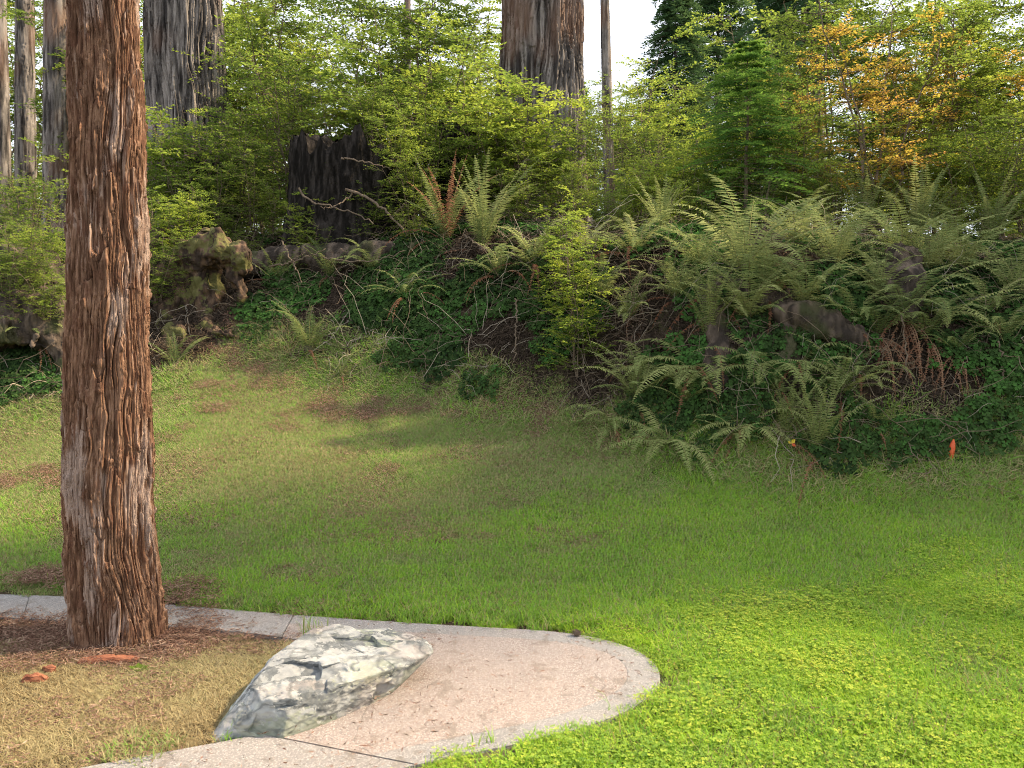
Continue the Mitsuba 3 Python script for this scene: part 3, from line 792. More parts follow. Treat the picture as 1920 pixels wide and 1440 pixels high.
branch('fallen_branch', [(1455, 893, 7.75), (1490, 885, 7.8), (1522, 876, 7.85)], .014, .010, 'short pale stick lying in the grass edge below the fan shaped fern')
branch('fallen_branch', [(1690, 590, 8.2), (1700, 680, 8.0), (1688, 770, 7.9)], .008, .005, 'pale bare stem hanging among the reddish dead fronds', forks=[([(1697, 690, 8.0), (1715, 676, 7.95)], .005, .003)])
branch('fallen_branch', [(1872, 640, 8.1), (1880, 720, 7.95), (1876, 800, 7.85)], .012, .007, 'pale grey stem hanging down the bank near the right edge')

# ------------------------------------------------------------------ boulder
pts = [(-1.27, 3.44, -.08), (-.95, 3.42, -.08), (-.70, 3.74, -.08), (-.62, 4.02, -.08), (-.56, 4.25, -.08), (-.78, 4.42, -.08), (-1.08, 4.32, -.08), (-1.29, 3.80, -.08),
       (-1.24, 3.50, .05), (-1.12, 3.49, .14), (-.93, 3.46, .17), (-.70, 3.64, .175), (-.46, 3.92, .15), (-.37, 4.10, .15), (-.44, 4.28, .16), (-.62, 4.34, .175), (-.80, 4.32, .17), (-.99, 4.22, .22), (-1.08, 4.08, .215), (-1.16, 3.86, .17), (-.85, 3.9, .20)]
g = np.random.default_rng(8)
m = m3.Manifold.hull_points(np.array(pts))
for _ in range(22):                                       # broken faces
    a = g.uniform(0, 6.28)
    nrm = unit(np.array([math.cos(a), math.sin(a), g.uniform(-.3, 1.8)]))
    m = m.trim_by_plane(tuple(-nrm), float(-((np.array(pts)@nrm).max()-g.uniform(.005, .04))))
for c, sz, r in [((-1.17, 3.47, .17), (.16, .12, .10), (20, 15, 30)), ((-.86, 3.43, .17), (.26, .10, .10), (14, -8, 8)), ((-.66, 3.58, .10), (.16, .12, .12), (-10, 14, 48)), ((-1.02, 3.42, .06), (.12, .08, .10), (5, 20, -12)), ((-.95, 3.62, .215), (.34, .20, .07), (8, 6, 10)), ((-.70, 4.02, .215), (.22, .34, .06), (-4, 10, 30)), ((-.52, 3.80, .03), (.20, .16, .09), (8, 20, 50)),
                 ((-.72, 4.30, .22), (.18, .20, .08), (-6, 8, 14)), ((-1.0, 3.72, .20), (.30, .13, .10), (24, 6, 14)), ((-1.22, 3.9, .16), (.14, .3, .14), (0, -34, 6)), ((-.78, 3.74, .19), (.20, .08, .06), (30, -10, 24))]:
    blk = m3.Manifold.cube((1, 1, 1), True).scale(sz).rotate(r).translate(c)
    m = m - blk
for c, sz, r in [((-.95, 3.85, .17), (.9, .008, .12), (20, 0, 28)), ((-.70, 3.95, .16), (.7, .007, .10), (-30, 0, -35)), ((-1.05, 3.7, .10), (.5, .008, .14), (60, 10, 5)), ((-.6, 4.1, .13), (.5, .006, .10), (40, 0, 62))]:
    m = m - m3.Manifold.cube((1, 1, 1), True).scale(sz).rotate(r).translate(c)
m = m.refine_to_length(.012).to_mesh()
t = trimesh.Trimesh(m.vert_properties[:, :3], m.tri_verts, process=True)
trimesh.smoothing.filter_taubin(t, iterations=2)
v, nn = np.array(t.vertices), np.array(t.vertex_normals)
v = v + (vfbm(v, 9, 3, 4)-.5)[:, None]*np.array([.05, .05, .04]) + nn*((np.abs(vfbm(v, [26, 26, 44], 4, 6)-.5)*2-.3)*-.014)[:, None]
scene['boulder'] = mikit.ply((v, np.array(t.faces)), 'rock', 22)
tag('boulder', 'flat topped pale grey boulder lying in the bend of the path', 'boulder')
boulder_poly = Polygon([p[:2] for p in pts[:8]]).buffer(.03)

# bark slabs, cone, stake, leaf
def slab(key, u, v, z, L, W, H, rot, label, seed):
    b = trimesh.creation.box([1, 1, 1])
    for _ in range(4):
        b = b.subdivide()
    q = np.array(b.vertices)*[L, W, H]
    q *= 1-.5*np.clip(np.abs(q[:, :1])/(L/2), 0, 1)**3*[0, 1, .7]
    q += (vfbm(q, [22, 90, 90], 3, seed)-.5)[:, None]*[L*.12, W*.55, H*1.3]
    q[:, 2] += .25*H*np.cos(q[:, 0]/L*3)
    c, s = math.cos(rot), math.sin(rot)
    q = q@np.array([[c, s, 0], [-s, c, 0], [0, 0, 1]])+[*flat(u, v, z), z]
    scene[key] = mikit.ply((q, np.array(b.faces)), 'bark_slab_wood', 30)
    tag(key, label, 'bark')


slab('bark_slab', 205, 1238, .018, .29, .06, .022, .06, 'long orange red slab of bark lying at the foot of the near trunk', 3)
slab('bark_slab_001', 66, 1274, .02, .11, .05, .03, .2, 'small orange red bark piece on the duff left of the trunk foot', 4)
slab('bark_slab_002', 92, 1256, .02, .07, .04, .025, -.4, 'smallest red brown bark chip between the long slab and the left edge', 5)

mb = MB()
cc = np.array([*flat(1080, 1188, .03), .045])
g = np.random.default_rng(3)
th = np.arange(60)*2.39996
zz = np.linspace(-1, 1, 60)
dirs = np.stack([np.cos(th)*np.sqrt(1-zz**2*.97), np.sin(th)*np.sqrt(1-zz**2*.97), zz], 1)
core = trimesh.creation.icosphere(2, .013)
mb.add(np.array(core.vertices)*[1.3, 1, 1]+cc-[0, 0, .012], core.faces)
add_leaves(mb, cc+dirs*[.017, .012, .012]-[0, 0, .012], dirs*.6+[.5, 0, .2], dirs, .014, .011, .3, fold=.3)
scene['seed_cone'] = mb.ply('stem_wood')
tag('seed_cone', 'small brown seed cone on the far edge of the path near the bend', 'cone')

q = hit(1783, 872)
zg = float(height(q[0], q[1]))
zt = np.linspace(-.1, 1, 12)
Rr = .026*np.interp(zt, [-.1, 0, .25, .6, .85, 1], [.35, .4, .9, 1, .7, .05])
v, f = trunk_mesh(np.stack([q[0]+.02*zt**2, q[1]+0*zt, zg+.02+.21*zt], 1), Rr, 12, lambda P: (vfbm(P, 40, 2)-.5)*.008, cap=True)
scene['marker_stake'] = mikit.ply((v, f), 'orange_paint', True)
tag('marker_stake', 'small pointed orange red marker at the foot of the right bank', 'stake')

mb = MB()
q = hit(1478, 850) + np.array([0, -.08, .10])
for a, t0, sz in ((.9, .05, .055), (2.5, .1, .045), (-.5, .95, .05)):
    add_leaves(mb, [q], [[math.cos(a), -.2, math.sin(a)]], [[0, -1, .5]], sz, sz*.7, t0, fold=.1, wide=.5)
scene['turning_leaf'] = mb.ply('yellow_leaf_skin')
tag('turning_leaf', 'bright yellow leaf with a red edge at the foot of the fan shaped fern', 'leaf')

# ------------------------------------------------------------------ ferns
FERNS = [
    ('wide', 1395, 520, 235, 'big pale sword fern with fronds fanning out on the bank top right of centre'),
    ('dark', 1190, 480, 140, 'low spreading sword fern left of the big pale fern on the bank top'),
    ('tall', 905, 470, 175, 'tall upright fern behind the rust coloured fern'),
    ('rust', 838, 455, 150, 'fern with upright rust coloured dead fronds between the black stump and huge middle trunk'),
    ('tall', 1240, 445, 115, 'slender upright fern behind the low spreading fern, below the spire shaped conifer'),
    ('droop', 1300, 690, 145, 'broad drooping fern halfway down the bank'),
    ('wide', 1190, 745, 140, 'small fern low on the bank with one pale frond reaching left'),
    ('droop', 1430, 690, 140, 'light green drooping fern in the middle of the right bank'),
    ('tall', 1530, 858, 170, 'fan shaped upright fern at the bank foot with a yellow leaf at its base'),
    ('droop', 1250, 830, 145, 'arching yellow green fern at the foot of the bank where the lawn ends'),
    ('wide', 1575, 740, 140, 'fern with a pale frond stretching right above the fan shaped fern'),
    ('skirt', 1645, 635, 190, 'fern whose reddish dead fronds hang lowest, right of the fan shaped fern'),
    ('skirt', 1735, 640, 180, 'fern hanging reddish fronds right of the root lump'),
    ('skirt', 1690, 600, 205, 'fern with long reddish hanging dead fronds on the right bank'),
    ('wide', 1690, 505, 185, 'green fern on the dark root lump, right bank top'),
    ('wide', 1565, 500, 170, 'broad fern between the big pale fern and the root lump fern'),
    ('tall', 1620, 455, 150, 'tall fern behind the root lump under the yellow orange tree'),
    ('wide', 1800, 520, 175, 'fern on the bank top right of the root lump'),
    ('skirt', 1875, 645, 170, 'fern with brown hanging fronds at the right edge of the bank'),
    ('skirt', 1790, 665, 120, 'small fern with a few reddish fronds left of the one at the right edge'),
    ('wide', 1905, 565, 170, 'fern cut by the right edge of the picture on the bank top'),
    ('small', 580, 655, 120, 'small upright light green fern on the left part of the bank'),
    ('small', 330, 685, 90, 'small ragged fern in the grass just right of the near trunk'),
    ('dark', 60, 640, 130, 'ragged fern hanging over the black hollow at the left edge'),
    ('dark', 1000, 500, 140, 'spreading fern in the shade right of the tall upright fern'),
    ('dark', 1310, 510, 150, 'spreading fern between the low spreading fern and the big pale fern'),
    ('small', 640, 705, 60, 'tiny brownish fern at the foot of the left bank'),
    ('wide', 1490, 465, 150, 'fern behind and right of the big pale fern, under the young bright conifer'),
    ('wide', 1345, 590, 140, 'short fern on the dark roots just below the big pale fern'),
    ('wide', 1510, 580, 160, 'fern with a long horizontal frond above the dark hollow'),
    ('dark', 940, 520, 115, 'very low fern on the bank below the huge middle trunk'),
    ('droop', 1410, 800, 120, 'drooping fern low on the bank between the arching fern and the fan shaped fern'),
    ('small', 1640, 800, 100, 'small fern right of the fan shaped fern'),
    ('droop', 1150, 800, 110, 'lowest drooping fern left of the arching fern'),
    ('droop', 1740, 590, 130, 'drooping fern just above the reddish hanging fronds'),
    ('dark', 1600, 610, 130, 'spreading fern right of the hollow in the bank'),
    ('tall', 1850, 470, 150, 'tall fern behind the ferns of the right edge'),
    ('tall', 1370, 430, 130, 'tall fern at the foot of the young bright conifer'),
    ('small', 620, 520, 95, 'small fern in front of the middle of the fallen log'),
    ('dark', 700, 512, 100, 'spreading fern in front of the right end of the fallen log'),
    ('small', 520, 530, 90, 'small fern below the left end of the fallen log'),
    ('tall', 1330, 640, 150, 'upright fern rising straight left of the light green drooping fern'),
    ('tall', 1470, 820, 130, 'upright fern close on the left of the fan shaped fern'),
    ('wide', 1400, 600, 170, 'large fern on the face of the bank below the big pale fern'),
    ('dark', 15, 575, 130, 'spreading fern on top of the root mass at the left edge'),
    ('dark', 95, 585, 120, 'spreading fern on the root mass against the left side of the near trunk'),
    ('dark', 160, 590, 130, 'spreading fern partly behind the near trunk'),
    ('dark', 760, 560, 100, 'very low fern in the ground cover of the middle bank'),
    ('wide', 1270, 560, 130, 'fern between the low spreading fern and the dark roots of the bank'),
    ('droop', 1340, 700, 120, 'drooping fern right of the broad drooping fern'),
    ('wide', 1440, 560, 150, 'fern directly below the big pale fern, right of the dark roots'),
    ('droop', 1500, 680, 110, 'drooping fern just left of the dark hollow'),
    ('wide', 1650, 560, 140, 'fern left of the root lump, under the broad fern'),
    ('droop', 1220, 690, 110, 'drooping fern left of the broad drooping fern'),
    ('wide', 1740, 520, 160, 'fern directly right of the root lump'),
    ('dark', 1850, 590, 130, 'shorter fern above the brown hanging fronds of the right edge'),
    ('wide', 1290, 760, 110, 'fern just above the arching yellow green fern'),
    ('dark', 1460, 740, 100, 'small low fern above the left side of the fan shaped fern'),
    ('droop', 1610, 700, 100, 'small drooping fern left of the reddish hanging fronds'),
    ('wide', 1130, 560, 120, 'upper fern right of the column of light green leaves'),
    ('dark', 1100, 480, 120, 'spreading fern directly behind the column of light green leaves'),
    ('tall', 1540, 440, 150, 'tall fern behind the broad fern on the right bank top'),
    ('tall', 1720, 450, 150, 'tall fern behind the green fern of the root lump'),
    ('wide', 1440, 430, 140, 'fern close behind the big pale fern'),
    ('wide', 1650, 420, 140, 'fern between the two tall ferns under the yellow orange tree'),
    ('tall', 1780, 430, 150, 'tall fern behind the bank top fern right of the root lump'),
    ('wide', 1180, 600, 110, 'lower fern right of the column of light green leaves'),
    ('dark', 1380, 830, 90, 'small low fern at the bank foot between arching and fan shaped ferns'),
]
FL = dict(wide=1.0, tall=1.1, dark=.9, skirt=1.0, rust=1.0, small=.62, droop=.8)
for k, u, v, px, lab in FERNS:
    q = hit(u, v)
    key = key_for('sword_fern')
    instance(key, f'kind_fern_{k}', T().translate([q[0], q[1], q[2]-.02]).rotate([1, 0, 0], 12).rotate([0, 0, 1], 0 if k == 'skirt' else rng.uniform(0, 360)).scale(float(1.15*px/F*q[1]/FL[k])))
    tag(key, lab, 'fern')

# ------------------------------------------------------------------ shrubs, saplings and small trees, from the left
SHRUBS = [
    ('dark_shrub_0', 50, 11.0, 450, 'lowest small leaved shrub, just above the black hollow at the left edge'),
    ('huckleberry_0', 15, 12.6, 330, 'leafy green shrub at the left edge below the slim pale trunk'),
    ('dark_shrub_0', 70, 12.0, 300, 'small leaved green shrub left of the near trunk, below the dark grey trunk'),
    ('dark_shrub_1', 20, 11.4, 410, 'low small leaved shrub over the root mass at the left edge'),
    ('dark_shrub_0', 110, 11.4, 420, 'small leaved shrub touching the left side of the near trunk'),
    ('dark_shrub_1', 310, 12.2, 345, 'small leaved shrub just right of the near trunk above the mossy stump'),
    ('huckleberry_1', 350, 13.4, 180, 'bushy green huckleberry covering the foot of the huge grey trunk'),
    ('huckleberry_2', 300, 14.0, 215, 'green shrub between the near trunk and the huge grey trunk'),
    ('huckleberry_3', 430, 13.6, 190, 'yellow green huckleberry right of the huge grey trunk foot'),
    ('huckleberry_0', 480, 13.2, 240, 'bright yellow green shrub at the gap left of the black stump'),
    ('huckleberry_1', 520, 12.9, 330, 'low bright shrub against the left side of the black stump'),
    ('dark_shrub_0', 430, 12.6, 380, 'small shrub above the mossy overhang'),
    ('thin_shrub', 590, 13.9, 130, 'shrub with a cluster of thin upright stems on the left part of the black stump'),
    ('huckleberry_2', 650, 14.0, 120, 'green shrub behind the black stump'),
    ('huckleberry_3', 730, 13.7, 130, 'olive green shrub on the right part of the black stump'),
    ('huckleberry_0', 800, 13.2, 175, 'shrub hanging over the right side of the black stump'),
    ('huckleberry_1', 870, 14.0, 100, 'tall shrub behind the charred snag'),
    ('huckleberry_2', 930, 13.0, 160, 'shrub in front of the left side of the huge middle trunk'),
    ('huckleberry_3', 1000, 12.6, 250, 'light leafy shrub at the foot of the huge middle trunk'),
    ('huckleberry_0', 1070, 12.4, 285, 'shrub right of the foot of the huge middle trunk'),
    ('column_shrub', 1085, float(hit(1085, 705)[1]), 400, 'column of light green leaves growing up the front of the bank'),
    ('column_shrub', 1045, float(hit(1045, 600)[1]), 350, 'leafy shoot behind the column of light green leaves'),
    ('thin_shrub', 1150, 13.0, 150, 'thin sparse shrub below the patch of sky'),
    ('thin_shrub', 1090, 13.6, 180, 'sparse twiggy shrub between the huge middle trunk and the sky patch'),
    ('huckleberry_1', 1130, 12.0, 330, 'olive shrub above the low spreading fern'),
    ('thin_shrub', 1220, 12.6, 230, 'olive thin leaved shrub below the spire shaped conifer'),
    ('huckleberry_2', 1270, 12.4, 265, 'dense olive shrub left of the young bright conifer'),
    ('dark_shrub_1', 1310, 12.0, 330, 'small leaved shrub at the left foot of the young bright conifer'),
    ('sapling', 1395, 12.2, 75, 'young bright green conifer in the middle of the right half'),
    ('huckleberry_3', 1490, 12.8, 150, 'yellow green shrub right of the young bright conifer'),
    ('autumn_tree', 1640, 11.7, -60, 'small tree with forked trunk and yellow orange leaves'),
    ('autumn_tree', 1520, 14.0, 60, 'yellow green leafy tree left of the forked yellow orange tree'),
    ('huckleberry_0', 1560, 11.9, 280, 'green shrub at the foot of the forked yellow orange tree'),
    ('huckleberry_1', 1700, 12.2, 250, 'leafy shrub right of the forked trunk'),
    ('huckleberry_2', 1790, 11.8, 250, 'shrub in front of the tall leafy trees on the right'),
    ('huckleberry_3', 1860, 11.4, 200, 'bright leafy shrub near the right edge'),
    ('huckleberry_0', 1920, 11.2, 260, 'shrub cut by the right edge of the picture'),
    ('alder', 1750, 13.6, -60, 'leafy green tree right of the yellow orange tree'),
    ('alder', 1870, 12.4, -30, 'slender tree with a thin grey trunk near the right edge'),
    ('thin_shrub', 1780, 11.0, 340, 'sparse shrub above the ferns of the right bank'),
    ('thin_shrub', 1430, 11.4, 320, 'sparse shrub behind the big pale fern'),
    ('huckleberry_1', 1440, 13.0, 210, 'rounded shrub close behind the young bright conifer on its right'),
    ('huckleberry_2', 1340, 13.2, 200, 'rounded shrub close behind the young bright conifer on its left'),
    ('huckleberry_3', 1640, 11.6, 320, 'low leafy shrub under the forked trunk'),
    ('huckleberry_0', 1740, 11.2, 340, 'low shrub behind the ferns right of the forked trunk'),
    ('huckleberry_1', 1830, 10.8, 360, 'low bright shrub behind the ferns near the right edge'),
    ('huckleberry_2', 1200, 12.2, 300, 'low shrub behind the slender upright fern'),
    ('huckleberry_3', 960, 12.2, 300, 'low shrub between the rust coloured fern and the huge middle trunk'),
    ('huckleberry_0', 890, 12.8, 230, 'shrub at the right side of the charred snag'),
    ('huckleberry_1', 770, 12.6, 270, 'low shrub against the right side of the black stump'),
    ('huckleberry_2', 250, 12.8, 330, 'shrub half hidden by the near trunk, on its right'),
    ('dark_shrub_1', 470, 12.4, 430, 'low small leaved shrub at the left end of the fallen log'),
    ('huckleberry_3', 400, 12.9, 300, 'shrub over the low dark stump'),
    ('huckleberry_2', 985, 13.2, 130, 'tall light shrub hiding the lower part of the huge middle trunk'),
    ('huckleberry_1', 1050, 13.4, 170, 'shrub at the right side of the huge middle trunk'),
    ('huckleberry_2', 575, 12.3, 360, 'low shrub in front of the left foot of the black stump'),
    ('huckleberry_3', 690, 12.2, 330, 'low shrub straight in front of the black stump'),
    ('dark_shrub_0', 590, 12.0, 400, 'low small leaved shrub on the left part of the fallen log'),
    ('dark_shrub_1', 770, 11.7, 390, 'small leaved shrub on the right end of the fallen log'),
    ('dark_shrub_0', 320, 11.6, 420, 'small leaved shrub on the back of the mossy stump'),
    ('huckleberry_1', 1250, 11.4, 330, 'leafy shrub behind the low spreading fern, right of the sky patch'),
    ('huckleberry_0', 1160, 11.6, 350, 'leafy shrub straight below the patch of sky'),
    ('huckleberry_0', 560, 14.2, 60, 'tall shrub behind the left side of the black stump'),
    ('huckleberry_1', 760, 14.6, 40, 'tall shrub behind the right side of the black stump'),
    ('autumn_tree', 1700, 13.4, 20, 'second yellow leaved tree just right of the forked one'),
]
for k, u, Y, vt, lab in SHRUBS:
    nm = {'autumn_tree': 'broadleaf_tree', 'alder': 'broadleaf_tree', 'sapling': 'young_conifer'}.get(k, 'shrub')
    place(f'kind_{k}', nm, u, Y, vt, lab, 'tree' if 'tree' in nm or 'conifer' in nm else 'shrub')

for k, u, v, Y, vt, lab in [('dark_shrub_0', 20, 590, 10.2, 440, 'small leaved shrub growing on the left edge root mass'), ('dark_shrub_1', 92, 600, 10.2, 470, 'small leaved shrub growing on the root mass beside the near trunk'), ('dark_shrub_0', 55, 560, 10.6, 390, 'shrub growing from the crest of the left edge root mass'),
                         ('huckleberry_2', 350, 500, 11.7, 350, 'small shrub growing on top of the mossy stump'), ('dark_shrub_1', 300, 560, 11.3, 430, 'small leaved shrub between the near trunk and the mossy stump'),
                         ('huckleberry_1', 745, 330, 12.4, 190, 'shrub growing from the right shoulder of the black stump'), ('huckleberry_3', 700, 275, 13.0, 150, 'shrub growing on top of the black stump'), ('huckleberry_0', 775, 440, 12.1, 270, 'shrub against the right foot of the black stump')]:
    place(f'kind_{k}', 'shrub', u, Y, vt, lab, 'shrub', base=float(at(u, v, Y)[2]))

# understorey trees and firs behind
BACK = [
    ('understorey_0', 440, 17.5, -60, 'sunlit yellow green understorey tree right of the huge grey trunk'),
    ('understorey_1', 560, 16.5, -40, 'yellow green understorey tree above the left part of the black stump'),
    ('understorey_2', 680, 17.0, -70, 'yellow green understorey tree above the black stump'),
    ('understorey_0', 800, 16.2, -50, 'yellow green understorey tree above the rust coloured fern'),
    ('understorey_1', 890, 18.5, -80, 'understorey tree left of the huge middle trunk'),
    ('understorey_2', 230, 20.0, -60, 'understorey tree hidden in part by the near trunk'),
    ('understorey_0', 60, 23.5, -80, 'pale green tree behind the slim trunks at the left edge'),
    ('understorey_2', 500, 24.0, -120, 'farther pale green tree right of the huge grey trunk'),
    ('blue_fir', 1262, 34.0, -60, 'tall spire shaped conifer right of the patch of sky'),
    ('blue_fir', 1340, 37.0, -150, 'second spire shaped conifer, farther right of the patch of sky'),
    ('understorey_1', 1185, 30.0, 85, 'small pale tree standing in the lower part of the patch of sky'),
    ('understorey_0', 1115, 28.0, 150, 'small tree between the huge middle trunk and the thin bare trunk'),
    ('understorey_2', 1235, 25.0, 95, 'small tree at the right foot of the patch of sky'),
    ('fir', 1500, 24.5, -420, 'dark conifer with hanging boughs at the top right'),
    ('alder', 1640, 17.0, -80, 'yellow green tree behind the yellow orange tree'),
    ('understorey_1', 1800, 17.0, -100, 'dense green tree behind the trees of the right side'),
    ('understorey_2', 1930, 15.5, -100, 'green tree filling the top right corner'),
    ('understorey_0', 1550, 16.0, -60, 'yellow green tree behind the gap left of the forked trunk'),
    ('understorey_1', 1700, 15.5, -90, 'yellow green tree close behind the second yellow leaved tree'),
    ('understorey_2', 1450, 18.0, 30, 'yellow green tree behind the right side of the young bright conifer'),
    ('understorey_0', 1860, 14.6, -60, 'leafy tree behind the slender tree near the right edge'),
    ('understorey_0', 1400, 20.0, 60, 'olive tree behind the young bright conifer'),
]
for k, u, Y, vt, lab in BACK:
    nm = 'conifer_tree' if 'fir' in k else 'broadleaf_tree'
    place(f'kind_{k}', nm, u, Y, vt, lab, 'tree')

# far woods that read as one mass, with the gap where the sky shows
g = np.random.default_rng(77)
i = 0
for _ in range(400):
    Y = g.uniform(26, 62)
    u = g.uniform(-900, 2600)
    if 1060 < u < 1330 or i >= 62:
        continue
    i += 1
    k = ['kind_understorey_0', 'kind_understorey_1', 'kind_understorey_2', 'kind_fir', 'kind_blue_fir'][int(g.choice(5, p=[.35, .31, .31, .02, .01]))]
    x = (u-960)/F*Y
    H = g.uniform(7.5, 12) if 'under' in k else g.uniform(16, 26)
    instance(f'distant_woods__{i:03d}', k, T().translate([x, Y, 4.4]).rotate([0, 0, 1], g.uniform(0, 360)).scale(H/KIND[k]))
for j, (u, Y, vt) in enumerate([(1080, 60, 150), (1165, 66, 215), (1215, 64, 190)]):
    x = (u-960)/F*Y
    s = (float(at(u, vt, Y)[2])-4.4)/14
    instance(f'distant_woods__{200+j}', 'kind_blue_fir', T().translate([x, Y, 4.4]).rotate([0, 0, 1], 50*j).scale(s))
stuff('distant_woods', 'distant sunlit forest behind the nearer trees', 'woods')

# tall conifers beyond the right edge that shade the lawn and the bank
for j, (x, y, H) in enumerate([(10.4, 8.8, 15.0), (12.6, 10.4, 9.0), (10.4, 11.6, 6.0)]):
    key = key_for('shade_conifer')
    instance(key, 'kind_shade_tree', T().translate([x, y, float(height(x, y))]).rotate([0, 0, 1], 70*j).scale(H/12))
    tag(key, ['tall dense conifer beyond the right edge of the lawn, tallest of the three', 'middle sized conifer farthest out beyond the right edge', 'smallest conifer beyond the right end of the bank'][j], 'tree')

# ------------------------------------------------------------------ grass, clover, litter, ground cover
def blades(g, n, S, h, w, tone, lie=.35, dead=None):
    mb = MB()
    P = np.stack([g.uniform(-S/2, S/2, n), g.uniform(-S/2, S/2, n), np.full(n, -.01)], 1)
    az = g.uniform(0, 6.28, n)
    hh = h*g.uniform(.5, 1.25, n)
    ln = np.abs(g.normal(lie, .25, n))
    d1 = unit(np.stack([np.cos(az)*ln, np.sin(az)*ln, np.ones(n)], 1))
    d2 = unit(np.stack([np.cos(az)*(ln*2+.3), np.sin(az)*(ln*2+.3), np.full(n, .8)], 1))
    side = np.stack([-np.sin(az), np.cos(az), 0*az], 1)
    wv = (w*g.uniform(.7, 1.3, n))[:, None]
    a = P+d1*(hh*.55)[:, None]
    b = a+d2*(hh*.55)[:, None]
    V = np.stack([P-side*wv/2, P+side*wv/2, a-side*wv*.42, a+side*wv*.42, b], 1).reshape(-1, 3)
    i = np.arange(n)[:, None]*5
    Fc = np.stack([i+[[0, 1, 3]], i+[[0, 3, 2]], i+[[2, 3, 4]]], 1).reshape(-1, 3)
    tn = np.clip(g.normal(tone[0], tone[1], n), 0, 1)
    if dead:
        tn = np.where(g.uniform(0, 1, n) < dead, g.uniform(0, .28, n), tn)
    mb.add(V, Fc, np.repeat(np.stack([tn, 0*tn], 1), 5, 0))
    return mb


def clover(g, n, S, r=.011, hmax=.05):
    mb = MB()
    P = np.stack([g.uniform(-S/2, S/2, n), g.uniform(-S/2, S/2, n), g.uniform(.012, hmax, n)], 1)
    az = g.uniform(0, 6.28, n)
    N = unit(np.array([0, 0, 1])+g.normal(0, .35, (n, 3)))
    tn = np.clip(g.normal(.5, .22, n), 0, 1)
    rr = r*g.uniform(.6, 1.3, n)
    for k in range(3):
        a = az+k*2.094
        D = np.stack([np.cos(a), np.sin(a), g.normal(0, .2, n)], 1)
        add_leaves(mb, P, D, N, rr*1.25, rr*1.25, tn, fold=.12, wide=.6)
    return mb


def litter(g, n, S, L=.035, W=.004, tone=.5):
    mb = MB()
    P = np.stack([g.uniform(-S/2, S/2, n), g.uniform(-S/2, S/2, n), g.uniform(.002, .03, n)], 1)
    az = g.uniform(0, 6.28, n)
    add_leaves(mb, P, np.stack([np.cos(az), np.sin(az), g.normal(0, .25, n)], 1), unit(np.array([0, 0, 1])+g.normal(0, .5, (n, 3))), L*g.uniform(.4, 1.4, n), W*g.uniform(.6, 1.8, n), np.clip(g.normal(tone, .22, n), 0, 1))
    return mb


def sorrel(g, n, S, r=.028, hmax=.12):
    mb = MB()
    P = np.stack([g.uniform(-S/2, S/2, n), g.uniform(-S/2, S/2, n), g.uniform(.02, hmax, n)], 1)
    az = g.uniform(0, 6.28, n)
    N = unit(np.array([0, -.35, 1])+g.normal(0, .3, (n, 3)))
    tn = np.clip(g.normal(.5, .2, n), 0, 1)
    rr = r*g.uniform(.6, 1.3, n)
    for k in range(3):
        a = az+k*2.094
        D = np.stack([np.cos(a), np.sin(a), -.25+g.normal(0, .2, n)], 1)
        add_leaves(mb, P, D, N, rr*1.2, rr*1.35, tn, fold=.15, wide=.62)
    return mb


def tangle(g, n, S):
    mb = MB()
    P = np.stack([g.uniform(-S/2, S/2, n), g.uniform(-S/2, S/2, n), g.uniform(0, .06, n)], 1)
    az = g.uniform(0, 6.28, n)
    d = np.stack([np.cos(az), np.sin(az), g.uniform(-.1, 1.1, n)], 1)
    L = g.uniform(.12, .5, n)
    t = np.linspace(0, 1, 6)
    C = P[:, None]+d[:, None]*(L[:, None]*t)[..., None]+g.normal(0, .012, (n, 6, 3))-np.array([0, 0, 1])*(.5*L[:, None]*t**2)[..., None]
    add_tubes(mb, C, (.0035*g.uniform(.5, 1.3, n))[:, None]*(1-.6*t)[None], 3)
    return mb


S = .30
g = np.random.default_rng(5)
PATCH = dict(lush=[blades(g, 620, S, .07, .0045, (.85, .12), .6, .05) for _ in range(2)],
             green=[blades(g, 560, S, .08, .0055, (.66, .14), .45, .12) for _ in range(2)],
             olive=[blades(g, 640, S, .065, .0055, (.45, .13), .6, .2) for _ in range(2)],
             straw=[blades(g, 1000, S, .05, .0046, (.17, .05), l, .3) for l in (.9, 1.5)])
for k, ms in PATCH.items():
    for j, m in enumerate(ms):
        scene[f'kind_{k}_{j}'] = dict(type='shapegroup', blades=m.ply('grass_blade'))
for j in range(2):
    scene[f'kind_clover_{j}'] = dict(type='shapegroup', leaves=clover(g, 270, S, .0078, .06).ply('clover_leaf'))
    scene[f'kind_sparse_{j}'] = dict(type='shapegroup', flakes=litter(g, 26, S, .03, .004, .3).ply('dead_leaf'))
    scene[f'kind_dark_litter_{j}'] = dict(type='shapegroup', flakes=litter(g, 420, S, .05, .008, .4).ply('dark_litter_leaf'))
    scene[f'kind_litter_{j}'] = dict(type='shapegroup', flakes=litter(g, 420, S).ply('dead_leaf'))
    scene[f'kind_tangle_{j}'] = dict(type='shapegroup', twigs=tangle(g, 26, .6).ply('pale_wood' if j else 'stem_wood'))
    scene[f'kind_sorrel_{j}'] = dict(type='shapegroup', leaves=sorrel(g, 150, .4).ply('cover_leaf'))

count = {}


